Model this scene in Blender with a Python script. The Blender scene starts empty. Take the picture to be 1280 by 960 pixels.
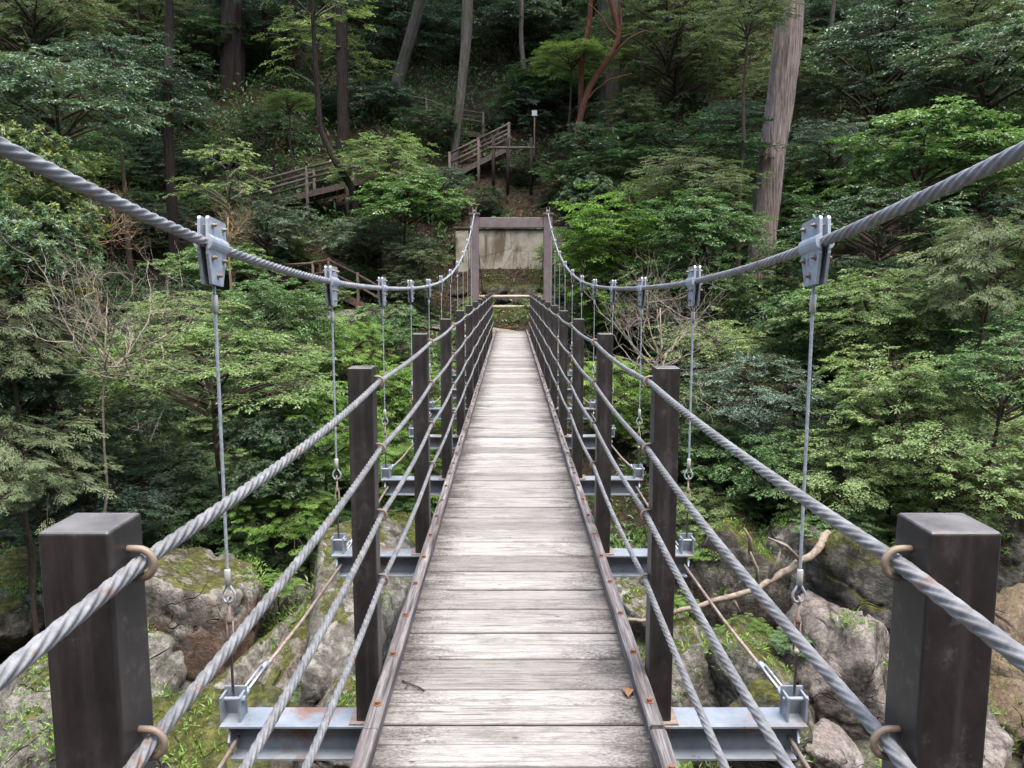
import bpy, bmesh, math, random
import numpy as np
from mathutils import Vector, noise

rng = np.random.default_rng(7)
random.seed(7)
R = math.radians
scn = bpy.context.scene
COL = scn.collection

# ------------------------------------------------------------------ camera
CAM = np.array([-0.012, 0.0, 1.64])
PITCH = R(7.3)
F = 1000.0
SP, CP = math.sin(PITCH), math.cos(PITCH)

def P(px, py, d):
    """photo measurement (1280x960) at horizontal distance d -> place in the world"""
    t = (py - 480.0) / F
    h = d * (t * CP + SP) / (CP - t * SP)
    zc = d * CP + h * SP
    return np.array([CAM[0] + (px - 638.5) / F * zc, d, CAM[2] - h])

def zc_of(p):
    return p[1] * CP + (CAM[2] - p[2]) * SP

# ------------------------------------------------------------------ object helpers
def link(o, parent=None):
    COL.objects.link(o)
    if parent is not None:
        o.parent = parent
    return o

def tag(o, label=None, cat=None, group=None, kind=None):
    if label: o['label'] = label
    if cat: o['category'] = cat
    if group: o['group'] = group
    if kind: o['kind'] = kind
    return o

def empty(name, loc=(0, 0, 0), rz=0.0, parent=None):
    o = bpy.data.objects.new(name, None)
    o.empty_display_size = 0.1
    o.location = loc
    o.rotation_euler = (0, 0, rz)
    return link(o, parent)

class MB:
    """collects vertices and faces of ONE mesh"""
    def __init__(s):
        s.v = []; s.f = []; s.mi = []; s.t = []; s.n = 0
    def add(s, v, f, mi=0, tint=0.5):
        v = np.asarray(v, float).reshape(-1, 3)
        f = np.asarray(f, int)
        s.v.append(v)
        s.f.append(f + s.n)
        s.mi.append(np.full(len(f), mi))
        s.t.append(np.broadcast_to(np.asarray(tint, float), (len(v),)))
        s.n += len(v)
        return s
    def box(s, lo, hi, mi=0, tint=0.5):
        x0, y0, z0 = lo; x1, y1, z1 = hi
        v = [(x0,y0,z0),(x1,y0,z0),(x1,y1,z0),(x0,y1,z0),(x0,y0,z1),(x1,y0,z1),(x1,y1,z1),(x0,y1,z1)]
        f = [(0,3,2,1),(4,5,6,7),(0,1,5,4),(1,2,6,5),(2,3,7,6),(3,0,4,7)]
        return s.add(v, f, mi, tint)
    def beam(s, a, b, w, h, mi=0, tint=0.5, up=(0, 0, 1)):
        a = np.array(a, float); b = np.array(b, float)
        t = b - a; t /= np.linalg.norm(t)
        u = np.array(up, float)
        sd = np.cross(t, u); sd /= np.linalg.norm(sd)
        u = np.cross(sd, t)
        v = []
        for p in (a, b):
            for i, j in ((-1,-1),(1,-1),(1,1),(-1,1)):
                v.append(p + sd * i * w / 2 + u * j * h / 2)
        f = [(3,2,1,0),(4,5,6,7),(0,1,5,4),(1,2,6,5),(2,3,7,6),(3,0,4,7)]
        return s.add(v, f, mi, tint)
    def tube(s, path, rad, sides=6, mi=0, tint=0.5, cap=True, ref=None):
        v, f = tube(path, rad, sides, ref, cap)
        return s.add(v, f, mi, tint)
    def build(s, name, mats, parent=None, smooth=False, bevel=0.0, loc=None):
        me = mesh_np(name, s, mats, smooth)
        o = bpy.data.objects.new(name, me)
        link(o, parent)
        if loc is not None: o.location = loc
        if bevel:
            do_bevel(me, bevel)
        return o

def mesh_np(name, mb, mats, smooth=False):
    me = bpy.data.meshes.new(name)
    V = np.concatenate(mb.v).astype(np.float32)
    fl = mb.f
    loops = np.concatenate([a.ravel() for a in fl]).astype(np.int32)
    cnt = np.concatenate([np.full(len(a), a.shape[1] if a.ndim > 1 else 0) for a in fl]).astype(np.int32)
    start = np.concatenate([[0], np.cumsum(cnt)[:-1]]).astype(np.int32)
    me.vertices.add(len(V)); me.vertices.foreach_set('co', V.ravel())
    me.loops.add(len(loops)); me.loops.foreach_set('vertex_index', loops)
    me.polygons.add(len(cnt)); me.polygons.foreach_set('loop_start', start)
    try: me.polygons.foreach_set('loop_total', cnt)
    except Exception: pass
    me.polygons.foreach_set('material_index', np.concatenate(mb.mi).astype(np.int32))
    me.polygons.foreach_set('use_smooth', np.full(len(cnt), smooth))
    at = me.attributes.new('tint', 'FLOAT', 'POINT')
    at.data.foreach_set('value', np.concatenate(mb.t).astype(np.float32))
    if not isinstance(mats, (list, tuple)): mats = [mats]
    for m in mats: me.materials.append(m)
    me.update(calc_edges=True)
    me.validate()
    return me

def do_bevel(me, w, seg=2):
    bm = bmesh.new(); bm.from_mesh(me)
    es = [e for e in bm.edges if len(e.link_faces) == 2 and e.calc_face_angle(0) > 0.6]
    bmesh.ops.bevel(bm, geom=es, offset=w, segments=seg, affect='EDGES', profile=0.5, clamp_overlap=True)
    bm.to_mesh(me); bm.free()

def tube(path, rad, sides=6, ref=None, cap=True):
    path = np.asarray(path, float); n = len(path)
    rad = np.broadcast_to(np.asarray(rad, float), (n,))
    t = np.gradient(path, axis=0)
    t /= np.linalg.norm(t, axis=1)[:, None] + 1e-12
    if ref is None:
        m = t.mean(0)
        ref = np.eye(3)[int(np.argmin(np.abs(m)))]
    sd = np.cross(t, ref); sd /= np.linalg.norm(sd, axis=1)[:, None] + 1e-12
    up = np.cross(sd, t)
    a = np.linspace(0, 2 * np.pi, sides, endpoint=False)
    v = path[:, None, :] + rad[:, None, None] * (np.cos(a)[None, :, None] * sd[:, None, :] + np.sin(a)[None, :, None] * up[:, None, :])
    v = v.reshape(-1, 3)
    i = np.arange(n - 1)[:, None] * sides; j = np.arange(sides)[None, :]; k = (j + 1) % sides
    f = np.stack([i + j, i + k, i + sides + k, i + sides + j], -1).reshape(-1, 4)
    if cap:
        v = np.vstack([v, path[:1], path[-1:]])
        c0, c1 = n * sides, n * sides + 1
        jj = np.arange(sides); kk = (jj + 1) % sides
        f0 = np.stack([np.full(sides, c0), kk, jj, jj], -1)
        f1 = np.stack([np.full(sides, c1), (n-1)*sides + jj, (n-1)*sides + kk, (n-1)*sides + kk], -1)
        # degenerate quads are cleaned by validate(); keep as tiny fans instead
        f0 = np.stack([np.full(sides, c0), kk, jj], -1); f1 = np.stack([np.full(sides, c1), (n-1)*sides + jj, (n-1)*sides + kk], -1)
        return v, [f, f0, f1]
    return v, f

_add = MB.add
def _add_multi(s, v, f, mi=0, tint=0.5):
    if isinstance(f, list) and len(f) and isinstance(f[0], np.ndarray):
        n0 = s.n
        v = np.asarray(v, float).reshape(-1, 3)
        s.v.append(v)
        s.t.append(np.broadcast_to(np.asarray(tint, float), (len(v),)))
        for a in f:
            s.f.append(a + n0); s.mi.append(np.full(len(a), mi))
        s.n += len(v)
        return s
    if isinstance(f, (list, tuple)):
        tri = [q for q in f if len(q) == 3]; quad = [q for q in f if len(q) == 4]; more = [q for q in f if len(q) > 4]
        fs = [np.array(a) for a in (tri, quad) if a] + [np.array([q]) for q in more]
        return _add_multi(s, v, fs, mi, tint)
    return _add(s, v, f, mi, tint)
MB.add = _add_multi

def rope(path, rad, lobes, lay, depth=0.24, per=4):
    """a stranded rope: lobed section twisted along a path (dense points)"""
    path = np.asarray(path, float); n = len(path)
    seg = np.linalg.norm(np.diff(path, axis=0), axis=1)
    L = np.concatenate([[0], np.cumsum(seg)])
    t = np.gradient(path, axis=0); t /= np.linalg.norm(t, axis=1)[:, None]
    sd = np.cross(t, np.array([1.0, 0, 0])); sd /= np.linalg.norm(sd, axis=1)[:, None]
    up = np.cross(sd, t)
    m = lobes * per
    a = np.arange(m) * 2 * np.pi / m
    r = rad * (1 - depth * (1 - np.abs(np.cos(lobes * a / 2)) ** 0.7))
    wv = np.array([noise.noise((l_ * 1.3, rad * 900, float(path[0, 0]) * 3 + float(path[0, 2]))) for l_ in L])
    th = a[None, :] + (L / lay * 2 * np.pi + .55 * wv)[:, None]
    v = path[:, None, :] + (r[None, :] * (1 + .05 * wv)[:, None])[..., None] * (np.cos(th)[..., None] * sd[:, None, :] + np.sin(th)[..., None] * up[:, None, :])
    i = np.arange(n - 1)[:, None] * m; j = np.arange(m)[None, :]; k = (j + 1) % m
    f = np.stack([i + j, i + k, i + m + k, i + m + j], -1).reshape(-1, 4)
    return v.reshape(-1, 3), [f, np.array([list(range(m))[::-1]]), np.array([[(n - 1) * m + q for q in range(m)]])]

# ------------------------------------------------------------------ materials
class NT:
    def __init__(s, name):
        s.m = bpy.data.materials.new(name); s.m.use_nodes = True
        s.nt = s.m.node_tree; s.nt.nodes.clear()
        s.out = s.N('ShaderNodeOutputMaterial')
    def N(s, typ, **kw):
        n = s.nt.nodes.new(typ)
        for k, v in kw.items():
            if k == 'inp':
                for a, b in v.items(): s.set(n, a, b)
            else: setattr(n, k, v)
        return n
    def set(s, n, a, b):
        if isinstance(b, tuple) and len(b) == 2 and hasattr(b[0], 'outputs'):
            s.nt.links.new(b[0].outputs[b[1]], n.inputs[a])
        else:
            if isinstance(b, tuple) and len(b) == 3 and n.inputs[a].type == 'RGBA': b = (*b, 1)
            n.inputs[a].default_value = b
    def coord(s, scale=(1, 1, 1), which='Object', rot=(0, 0, 0)):
        tc = s.N('ShaderNodeTexCoord')
        mp = s.N('ShaderNodeMapping', inp={'Scale': scale, 'Rotation': rot, 'Vector': (tc, which)})
        return (mp, 'Vector')
    def noise(s, vec, scale=5.0, detail=6.0, rough=0.6, dist=0.0):
        n = s.N('ShaderNodeTexNoise', inp={'Vector': vec, 'Scale': scale, 'Detail': detail, 'Roughness': rough, 'Distortion': dist})
        return (n, 'Fac')
    def vor(s, vec, scale=5.0, feature='F1', rnd=1.0):
        n = s.N('ShaderNodeTexVoronoi', feature=feature, inp={'Vector': vec, 'Scale': scale, 'Randomness': rnd})
        return (n, 'Distance')
    def ramp(s, fac, stops, interp='LINEAR'):
        n = s.N('ShaderNodeValToRGB', inp={'Fac': fac})
        cr = n.color_ramp; cr.interpolation = interp
        while len(cr.elements) < len(stops): cr.elements.new(0.5)
        for e, (p, c) in zip(cr.elements, stops):
            e.position = p
            e.color = (c, c, c, 1) if not isinstance(c, tuple) else (*c, 1)
        return (n, 'Color')
    def mix(s, fac, a, b, mode='MIX'):
        n = s.N('ShaderNodeMix', data_type='RGBA', blend_type=mode)
        n.inputs[0].default_value = 1.0
        s.set(n, 0, fac)
        for idx, val in ((6, a), (7, b)):
            if isinstance(val, tuple) and hasattr(val[0], 'outputs'):
                s.nt.links.new(val[0].outputs[val[1]], n.inputs[idx])
            else: n.inputs[idx].default_value = (*val, 1)
        return (n, 2)
    def math(s, op, a, b=0.0, clamp=False):
        n = s.N('ShaderNodeMath', operation=op, use_clamp=clamp)
        s.set(n, 0, a); s.set(n, 1, b)
        return (n, 'Value')
    def attr(s, name='tint'):
        return (s.N('ShaderNodeAttribute', attribute_name=name), 'Fac')
    def bump(s, h, strength=0.3, dist=0.01):
        n = s.N('ShaderNodeBump', inp={'Height': h, 'Strength': strength, 'Distance': dist})
        return (n, 'Normal')
    def bsdf(s, color, rough=0.6, normal=None, metal=0.0, spec=0.4, **kw):
        n = s.N('ShaderNodeBsdfPrincipled')
        s.set(n, 'Base Color', color); s.set(n, 'Roughness', rough); s.set(n, 'Metallic', metal); s.set(n, 'Specular IOR Level', spec)
        if normal: s.set(n, 'Normal', normal)
        for k, v in kw.items(): s.set(n, k, v)
        s.last = n
        s.nt.links.new(n.outputs[0], s.out.inputs['Surface'])
        return s.m

def m_leaf(name, stops, rough=0.42, trans=0.3, spec=0.5):
    k = NT(name)
    oi = k.N('ShaderNodeObjectInfo')
    rnd = k.math('MULTIPLY', (oi, 'Random'), 0.34)
    tt = k.math('MULTIPLY', k.attr(), 0.75)
    fac = k.math('ADD', rnd, tt, clamp=True)
    col = k.ramp(fac, stops)
    k.bsdf(col, rough, spec=spec)
    tr = k.N('ShaderNodeBsdfTranslucent')
    brt = k.mix(1.0, col, (1.25, 1.35, 0.7), 'MULTIPLY')
    k.set(tr, 'Color', brt)
    mx = k.N('ShaderNodeMixShader'); mx.inputs[0].default_value = trans
    k.nt.links.new(k.last.outputs[0], mx.inputs[1]); k.nt.links.new(tr.outputs[0], mx.inputs[2])
    k.nt.links.new(mx.outputs[0], k.out.inputs['Surface'])
    return k.m

LEAF = {
 'dark':   m_leaf('leaf_dark_evergreen', [(0.0, (.014,.036,.017)), (.4, (.032,.072,.032)), (.75, (.066,.125,.055)), (1.0, (.14,.205,.105))], .36, .22, .55),
 'blue':   m_leaf('leaf_blue_green', [(0.0, (.026,.054,.037)), (.4, (.052,.096,.062)), (.8, (.10,.155,.10)), (1.0, (.18,.235,.16))], .38, .22, .55),
 'mid':    m_leaf('leaf_mid_green', [(0.0, (.026,.066,.02)), (.4, (.058,.125,.037)), (.8, (.11,.195,.068)), (1.0, (.20,.285,.12))], .4, .28, .5),
 'fresh':  m_leaf('leaf_fresh_green', [(0.0, (.058,.11,.034)), (.4, (.125,.195,.066)), (.8, (.21,.285,.115)), (1.0, (.32,.39,.19))], .45, .33),
 'bright': m_leaf('leaf_bright_feathery', [(0.0, (.05,.12,.018)), (.4, (.11,.215,.035)), (.8, (.175,.295,.06)), (1.0, (.25,.37,.10))], .5, .36),
 'olive':  m_leaf('leaf_olive', [(0.0, (.045,.072,.034)), (.4, (.092,.132,.06)), (.8, (.155,.20,.10)), (1.0, (.26,.30,.17))], .48, .28),
 'rhodo':  m_leaf('leaf_long_whorled', [(0.0, (.024,.056,.026)), (.4, (.056,.112,.052)), (.8, (.13,.195,.10)), (.90, (.22,.28,.08)), (1.0, (.36,.36,.1))], .32, .22, .6),
 'yellow': m_leaf('leaf_yellow_tips', [(0.0, (.03,.076,.03)), (.5, (.08,.135,.055)), (.66, (.15,.20,.07)), (.74, (.40,.40,.08)), (1.0, (.48,.40,.07))], .36, .26),
}

def m_bark(name, lo, hi, scale=(9, 9, 1.3), moss=0.0, strength=0.8):
    k = NT(name)
    v = k.coord(scale)
    n1 = k.noise(v, 1.6, 8, .65, .4)
    n2 = k.noise(k.coord((1, 1, 1)), 1.2, 4, .6)
    col = k.ramp(n1, [(.3, lo), (.55, tuple((a + b) / 2 for a, b in zip(lo, hi))), (.75, hi)])
    if moss:
        mf = k.ramp(n2, [(.5 - moss * .25, 0.0), (.7, 1.0)])
        col = k.mix(k.math('MULTIPLY', mf, .75), col, (.06, .085, .02))
    return k.bsdf(col, .9, k.bump(n1, strength, .06), spec=.15)

BARK = {
 'dark': m_bark('bark_dark', (.012,.009,.008), (.045,.034,.028)),
 'grey': m_bark('bark_grey', (.05,.042,.038), (.17,.15,.135), moss=.2),
 'cedar': m_bark('bark_pale_cedar', (.04, .027, .022), (.41, .335, .30), (12, 12, .8), strength=1.0),
 'red': m_bark('bark_red_brown', (.05,.02,.013), (.15,.066,.04), (4, 4, 2), strength=.3),
 'pale': m_bark('bark_pale_twig', (.10,.084,.064), (.31,.27,.215), (14, 14, 5), strength=.3),
 'twig': m_bark('bark_twig', (.028,.022,.016), (.09,.07,.05), (14, 14, 5), strength=.3),
 'tan': m_bark('bark_tan_twig', (.12,.08,.045), (.3,.21,.12), (14, 14, 5), strength=.3),
}

def m_rock(name, base, light, moss=.5, rust=0.0, lich=.5, wet=0.0):
    k = NT(name)
    o = k.coord()
    n1 = k.noise(o, 1.3, 10, .62, .3)
    n2 = k.noise(o, 14, 6, .75)
    n3 = k.noise(o, 3.6, 7, .7)
    col = k.ramp(n1, [(.3, tuple(.55 * c for c in base)), (.5, base), (.68, light)])
    spk = k.ramp(n2, [(.38, .5), (.55, 1.0), (.7, 1.35)])
    col = k.mix(.8, col, spk, 'MULTIPLY')
    lf = k.ramp(n3, [(.51, 0.0), (.63, 1.0)])
    col = k.mix(k.math('MULTIPLY', lf, min(1, lich * 1.1)), col, (.44, .435, .40))
    dk = k.ramp(k.noise(k.coord((1, 1, .35)), 2.2, 7, .7, .8), [(.52, 0.0), (.62, 1.0)])
    col = k.mix(k.math('MULTIPLY', dk, .75), col, (.04, .036, .032))
    cr = k.ramp(k.noise(k.coord((.9, .35, 1.7), rot=(.35, .45, .3)), 1.15, 2, .45, .6), [(.490, 0.0), (.4965, 1.0), (.503, 0.0)])
    cm = k.ramp(k.noise(o, .8, 2, .5), [(.5, 0.0), (.56, 1.0)])
    cr = k.math('MULTIPLY', cr, cm)
    col = k.mix(k.math('MULTIPLY', cr, .8), col, (.03, .026, .02))
    if rust:
        gz = k.N('ShaderNodeSeparateXYZ', inp={'Vector': (k.N('ShaderNodeTexCoord'), 'Generated')})
        rf = k.ramp(k.math('ADD', (gz, 'Z'), k.math('MULTIPLY', k.math('SUBTRACT', k.noise(o, 1.6, 7, .7), .5), 1.3)), [(.58, 1.0), (.70, 0.0)])
        col = k.mix(k.math('MULTIPLY', rf, rust), col, (.11, .055, .03))
    if moss:
        geo = k.N('ShaderNodeNewGeometry')
        sx = k.N('ShaderNodeSeparateXYZ', inp={'Vector': (geo, 'Normal')})
        up = k.math('MULTIPLY', (sx, 'Z'), .62)
        mm = k.math('ADD', up, k.math('MULTIPLY', k.noise(o, 2.4, 8, .7, .3), .9))
        mf = k.ramp(mm, [(1.16 - moss * .5, 0.0), (1.3 - moss * .5, 1.0)])
        mcol = k.ramp(k.noise(o, 7, 7, .75), [(.32, (.022, .028, .010)), (.48, (.058, .066, .016)), (.58, (.115, .12, .026)), (.7, (.17, .16, .04))])
        col = k.mix(k.math('MULTIPLY', mf, .88), col, mcol)
    col = k.mix(1.0, col, (.8, .79, .76), 'MULTIPLY')
    h = k.math('ADD', n3, k.math('MULTIPLY', n2, .35))
    h = k.math('SUBTRACT', h, k.math('MULTIPLY', cr, .5))
    return k.bsdf(col, .85 - .45 * wet, k.bump(h, 1.0, .14), spec=.1 + .4 * wet)

ROCK = {
 'lichen': m_rock('granite_lichen', (.19,.18,.16), (.33,.32,.29), .34, 0, .6),
 'rust': m_rock('granite_rusty', (.20,.18,.16), (.36,.345,.315), .36, .6, .5),
 'pink': m_rock('granite_pinkish', (.26,.225,.21), (.38,.345,.33), .0, 0, .3),
 'mossy': m_rock('granite_mossy', (.13,.125,.11), (.26,.25,.225), .62, 0, .5),
 'wet': m_rock('granite_wet_tan', (.22,.165,.105), (.36,.30,.23), .0, .3, .15, .7),
 'moss': m_rock('granite_thick_moss', (.15,.145,.13), (.30,.29,.265), 1.3, 0, .5),
 'dark': m_rock('granite_dark', (.06,.056,.048), (.13,.125,.11), .55, .15, .25),
}

def m_deck():
    k = NT('weathered_deck_wood')
    o = k.coord((1, 1, 1)); t = k.attr()
    off = k.N('ShaderNodeCombineXYZ', inp={'X': k.math('MULTIPLY', t, 37.0), 'Y': k.math('MULTIPLY', t, 91.0)})
    ad = k.N('ShaderNodeVectorMath', operation='ADD'); k.set(ad, 0, o); k.set(ad, 1, (off, 'Vector'))
    vec = (ad, 'Vector')
    def mp(sc):
        return (k.N('ShaderNodeMapping', inp={'Scale': sc, 'Vector': vec}), 'Vector')
    g1 = k.noise(mp((2.6, 62, 12)), 1.0, 10, .72, .9)
    g2 = k.noise(mp((16, 330, 60)), 1.0, 4, .75, .2)
    blot = k.noise(mp((3.0, 6.5, 3)), 1.0, 9, .72, .5)
    spk = k.noise(mp((60, 90, 60)), 1.0, 4, .8)
    col = k.ramp(g1, [(.29, (.075,.069,.061)), (.39, (.17,.162,.149)), (.50, (.25,.242,.226)), (.62, (.295,.287,.270)), (.8, (.365,.357,.338))])
    plk = k.ramp(t, [(0.0, (.62,.60,.58)), (.5, (.90,.89,.88)), (1.0, (1.08,1.07,1.05))])
    col = k.mix(1.0, col, plk, 'MULTIPLY')
    st = k.ramp(k.math('ADD', blot, k.math('MULTIPLY', k.math('SUBTRACT', spk, .5), .35)), [(.5, 0.0), (.66, 1.0)])
    col = k.mix(k.math('MULTIPLY', st, .62), col, (.10, .088, .086))
    # algae and dirt that collects along the kerbs
    geo = k.N('ShaderNodeTexCoord')
    sx = k.N('ShaderNodeSeparateXYZ', inp={'Vector': (geo, 'Object')})
    ax = k.math('ABSOLUTE', (sx, 'X'))
    e = k.math('ADD', ax, k.math('MULTIPLY', k.math('SUBTRACT', blot, .5), .75))
    e = k.math('ADD', e, k.math('MULTIPLY', k.math('SUBTRACT', g1, .5), .5))
    e = k.math('ADD', e, k.math('MULTIPLY', k.math('SUBTRACT', spk, .5), .55))
    ef = k.ramp(e, [(.30, 0.0), (.43, .55), (.54, 1.0)])
    col = k.mix(k.math('MULTIPLY', ef, .9), col, (.034, .030, .028))
    kn = k.ramp(k.vor(mp((4.2, 9, 1)), 1.0), [(.03, 1.0), (.07, 0.0)])
    col = k.mix(k.math('MULTIPLY', kn, .8), col, (.06, .042, .032))
    ck = k.ramp(k.noise(mp((1.5, 60, 8)), 1.0, 3, .5, .8), [(.31, 1.0), (.36, 0.0)])
    col = k.mix(k.math('MULTIPLY', ck, .7), col, (.06, .05, .045))
    fs = k.ramp(g2, [(.38, .55), (.5, .95), (.65, 1.12)])
    col = k.mix(.7, col, fs, 'MULTIPLY')
    col = k.mix(k.math('MULTIPLY', k.attr('joint'), .85), col, (.05, .043, .038))
    h = k.math('ADD', k.math('MULTIPLY', g1, 1.0), k.math('MULTIPLY', g2, .6))
    h = k.math('SUBTRACT', h, k.math('MULTIPLY', ck, .8))
    return k.bsdf(col, .82, k.bump(h, .7, .006), spec=.12)

def m_kerb():
    k = NT('weathered_kerb_wood')
    g = k.noise(k.coord((60, 2.2, 60)), 1.0, 8, .7, .4)
    b = k.noise(k.coord((8, 2.5, 8)), 1.0, 6, .7)
    col = k.ramp(g, [(.34, (.028,.024,.023)), (.5, (.10,.092,.09)), (.66, (.22,.21,.205))])
    col = k.mix(k.math('MULTIPLY', k.ramp(b, [(.48, 0.0), (.66, 1.0)]), .6), col, (.11, .085, .085))
    return k.bsdf(col, .85, k.bump(g, .8, .006), spec=.1)

def m_post():
    k = NT('brown_coated_post')
    o = k.coord()
    w = k.noise(k.coord((1, 1, .6)), 9, 9, .74)
    d = k.noise(k.coord((1, 1, 1)), 55, 5, .7)
    col = k.ramp(w, [(.33, (.010,.0085,.0082)), (.54, (.0195,.0165,.0157)), (.68, (.048,.042,.040))])
    sp = k.math('MULTIPLY', k.ramp(d, [(.54, 0.0), (.64, 1.0)]), k.ramp(k.noise(k.coord((1, 1, .5)), 14, 5, .7), [(.5, 0.0), (.62, 1.0)]))
    dr = k.math('MULTIPLY', k.ramp(k.noise(k.coord((34, 34, 1.1)), 1.0, 6, .7), [(.52, 0.0), (.72, 1.0)]), .35)
    col = k.mix(dr, col, (.075, .068, .064))
    col = k.mix(k.math('MULTIPLY', sp, .4), col, (.12, .112, .108))
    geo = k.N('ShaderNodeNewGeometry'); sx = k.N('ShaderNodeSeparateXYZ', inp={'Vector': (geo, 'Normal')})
    top_sheen = k.math('MULTIPLY', k.ramp((sx, 'Z'), [(.6, 0.0), (.95, 1.0)]), k.ramp(w, [(.3, .25), (.65, .7)]))  # sky sheen on the post tops, painted in as a paler colour
    col = k.mix(top_sheen, col, (.15, .145, .14))
    ro = k.ramp(w, [(.3, .36), (.7, .56)])
    return k.bsdf(col, ro, k.bump(d, .06, .003), spec=.55)

def m_galv(name, lo, hi, metal=.55, rough=.5, rust=0.0, sc=9, dirt=.3):
    k = NT(name)
    o = k.coord()
    n = k.noise(o, sc, 8, .7)
    col = k.ramp(n, [(.3, lo), (.7, hi)])
    if rust:
        r = k.ramp(k.noise(o, sc * .55, 7, .7, .3), [(.62 - .2 * rust, 0.0), (.70 - .12 * rust, 1.0)])
        col = k.mix(k.math('MULTIPLY', r, .85), col, (.19, .085, .04))
    if dirt:
        r = k.ramp(k.noise(o, sc * .3, 6, .7), [(.5, 0.0), (.75, 1.0)])
        col = k.mix(k.math('MULTIPLY', r, dirt), col, (.10, .09, .08))
    return k.bsdf(col, k.ramp(n, [(.3, rough - .1), (.7, rough + .12)]), k.bump(n, .08, .003), metal=metal)

M = {
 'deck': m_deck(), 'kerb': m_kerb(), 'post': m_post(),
 'rope': m_galv('galvanised_rope', (.10,.103,.105), (.245,.248,.248), .3, .52, .1, 26, .6),
 'cable': m_galv('galvanised_main_cable', (.15,.155,.165), (.31,.315,.33), .3, .5, .1, 18, .55),
 'wire': m_galv('hanger_wire', (.24,.28,.31), (.46,.52,.56), .4, .42, 0, 30, .2),
 'clamp': m_galv('galvanised_clamp', (.27,.31,.37), (.45,.50,.56), .35, .42, .12, 16, .2),
 'beam': m_galv('painted_beam_steel', (.13,.155,.185), (.27,.305,.34), .2, .34, .45, 5, .45),
 'bolt': m_galv('rusty_bolt', (.10,.045,.025), (.23,.11,.06), .2, .8, .5, 40, .2),
 'ubolt': m_galv('brown_ring', (.12,.09,.065), (.24,.19,.145), .2, .6, .15, 30, .3),
 'rod': m_galv('brown_rod', (.15,.11,.09), (.3,.25,.21), .3, .6, .3, 20, .3),
 'tower': m_galv('brown_tower_paint', (.105,.08,.08), (.165,.135,.135), .0, .5, 0, 5, .25),
 'band': m_galv('dull_cable_band', (.3,.3,.28), (.42,.42,.40), .3, .55, .1, 20, .3),
}

def m_simple(name, lo, hi, scale=(1, 1, 1), s=4.0, rough=.85, b=.5, d=.02):
    k = NT(name); n = k.noise(k.coord(scale), s, 8, .7, .3)
    return k.bsdf(k.ramp(n, [(.3, lo), (.7, hi)]), rough, k.bump(n, b, d), spec=.2)
M['timber'] = m_simple('brown_timber', (.055,.036,.028), (.17,.12,.095), (6, 6, 6), 2)
M['timber_pale'] = m_simple('grey_timber', (.05,.038,.031), (.13,.102,.086), (5, 5, 5), 2)
M['bench_rail'] = m_simple('pale_barrier_timber', (.25,.20,.16), (.5,.43,.36), (2, 12, 12), 2)
M['twigwood'] = m_simple('driftwood', (.085,.066,.05), (.29,.24,.195), (4, 4, 4), 3)

def m_concrete():
    k = NT('stained_concrete'); o = k.coord()
    n = k.noise(o, 2.0, 8, .7); s = k.noise(k.coord((1.4, 1, .42)), 1.1, 8, .65, .5)
    col = k.ramp(n, [(.3, (.18,.16,.12)), (.55, (.33,.305,.245)), (.8, (.42,.395,.33))])
    col = k.mix(k.math('MULTIPLY', k.ramp(s, [(.49, 0.0), (.6, 1.0)]), .85), col, (.085, .062, .035))
    cr = k.ramp(k.vor(k.coord((1, 1, .8)), .75, 'DISTANCE_TO_EDGE'), [(0.0, 1.0), (.02, 0.0)])
    col = k.mix(k.math('MULTIPLY', cr, .5), col, (.06, .05, .04))
    return k.bsdf(col, .9, k.bump(n, .5, .03), spec=.2)
M['concrete'] = m_concrete()

def m_ground():
    k = NT('forest_floor'); o = k.coord()
    n = k.noise(o, .5, 10, .68, .2); f = k.noise(o, 6, 8, .78); f2 = k.vor(o, 11)
    col = k.ramp(f, [(.3, (.012,.009,.007)), (.5, (.034,.024,.017)), (.66, (.07,.048,.033)), (.8, (.12,.085,.06))])
    col = k.mix(k.ramp(n, [(.5, 0.0), (.62, .8)]), col, (.03, .042, .012))
    geo = k.N('ShaderNodeTexCoord'); sx = k.N('ShaderNodeSeparateXYZ', inp={'Vector': (geo, 'Object')})
    low = k.ramp(k.math('ADD', k.math('MULTIPLY', (sx, 'Z'), .1), 0.95), [(.42, 1.0), (.56, 0.0)])
    rk = k.ramp(f, [(.35, (.09,.085,.075)), (.6, (.25,.235,.21)), (.75, (.38,.36,.33))])
    rk = k.mix(.5, rk, (.5, .5, .5), 'MULTIPLY')
    rk = k.mix(k.ramp(n, [(.46, 0.0), (.56, .85)]), rk, (.06, .068, .018))
    col = k.mix(k.math('MULTIPLY', low, .85), col, rk)
    return k.bsdf(col, .92, k.bump(k.math('ADD', f, k.math('MULTIPLY', f2, .5)), .9, .12), spec=.12)
M['ground'] = m_ground()
M['path'] = m_simple('trodden_path', (.10,.085,.07), (.26,.235,.205), (1, 1, 1), 5, .9, .8, .05)
def m_water():
    k = NT('river_water'); n = k.noise(k.coord((1, 1, 1)), 3, 4, .6)
    return k.bsdf((.05, .06, .045), .08, k.bump(n, .25, .05), spec=.5)
M['water'] = m_water()

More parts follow.
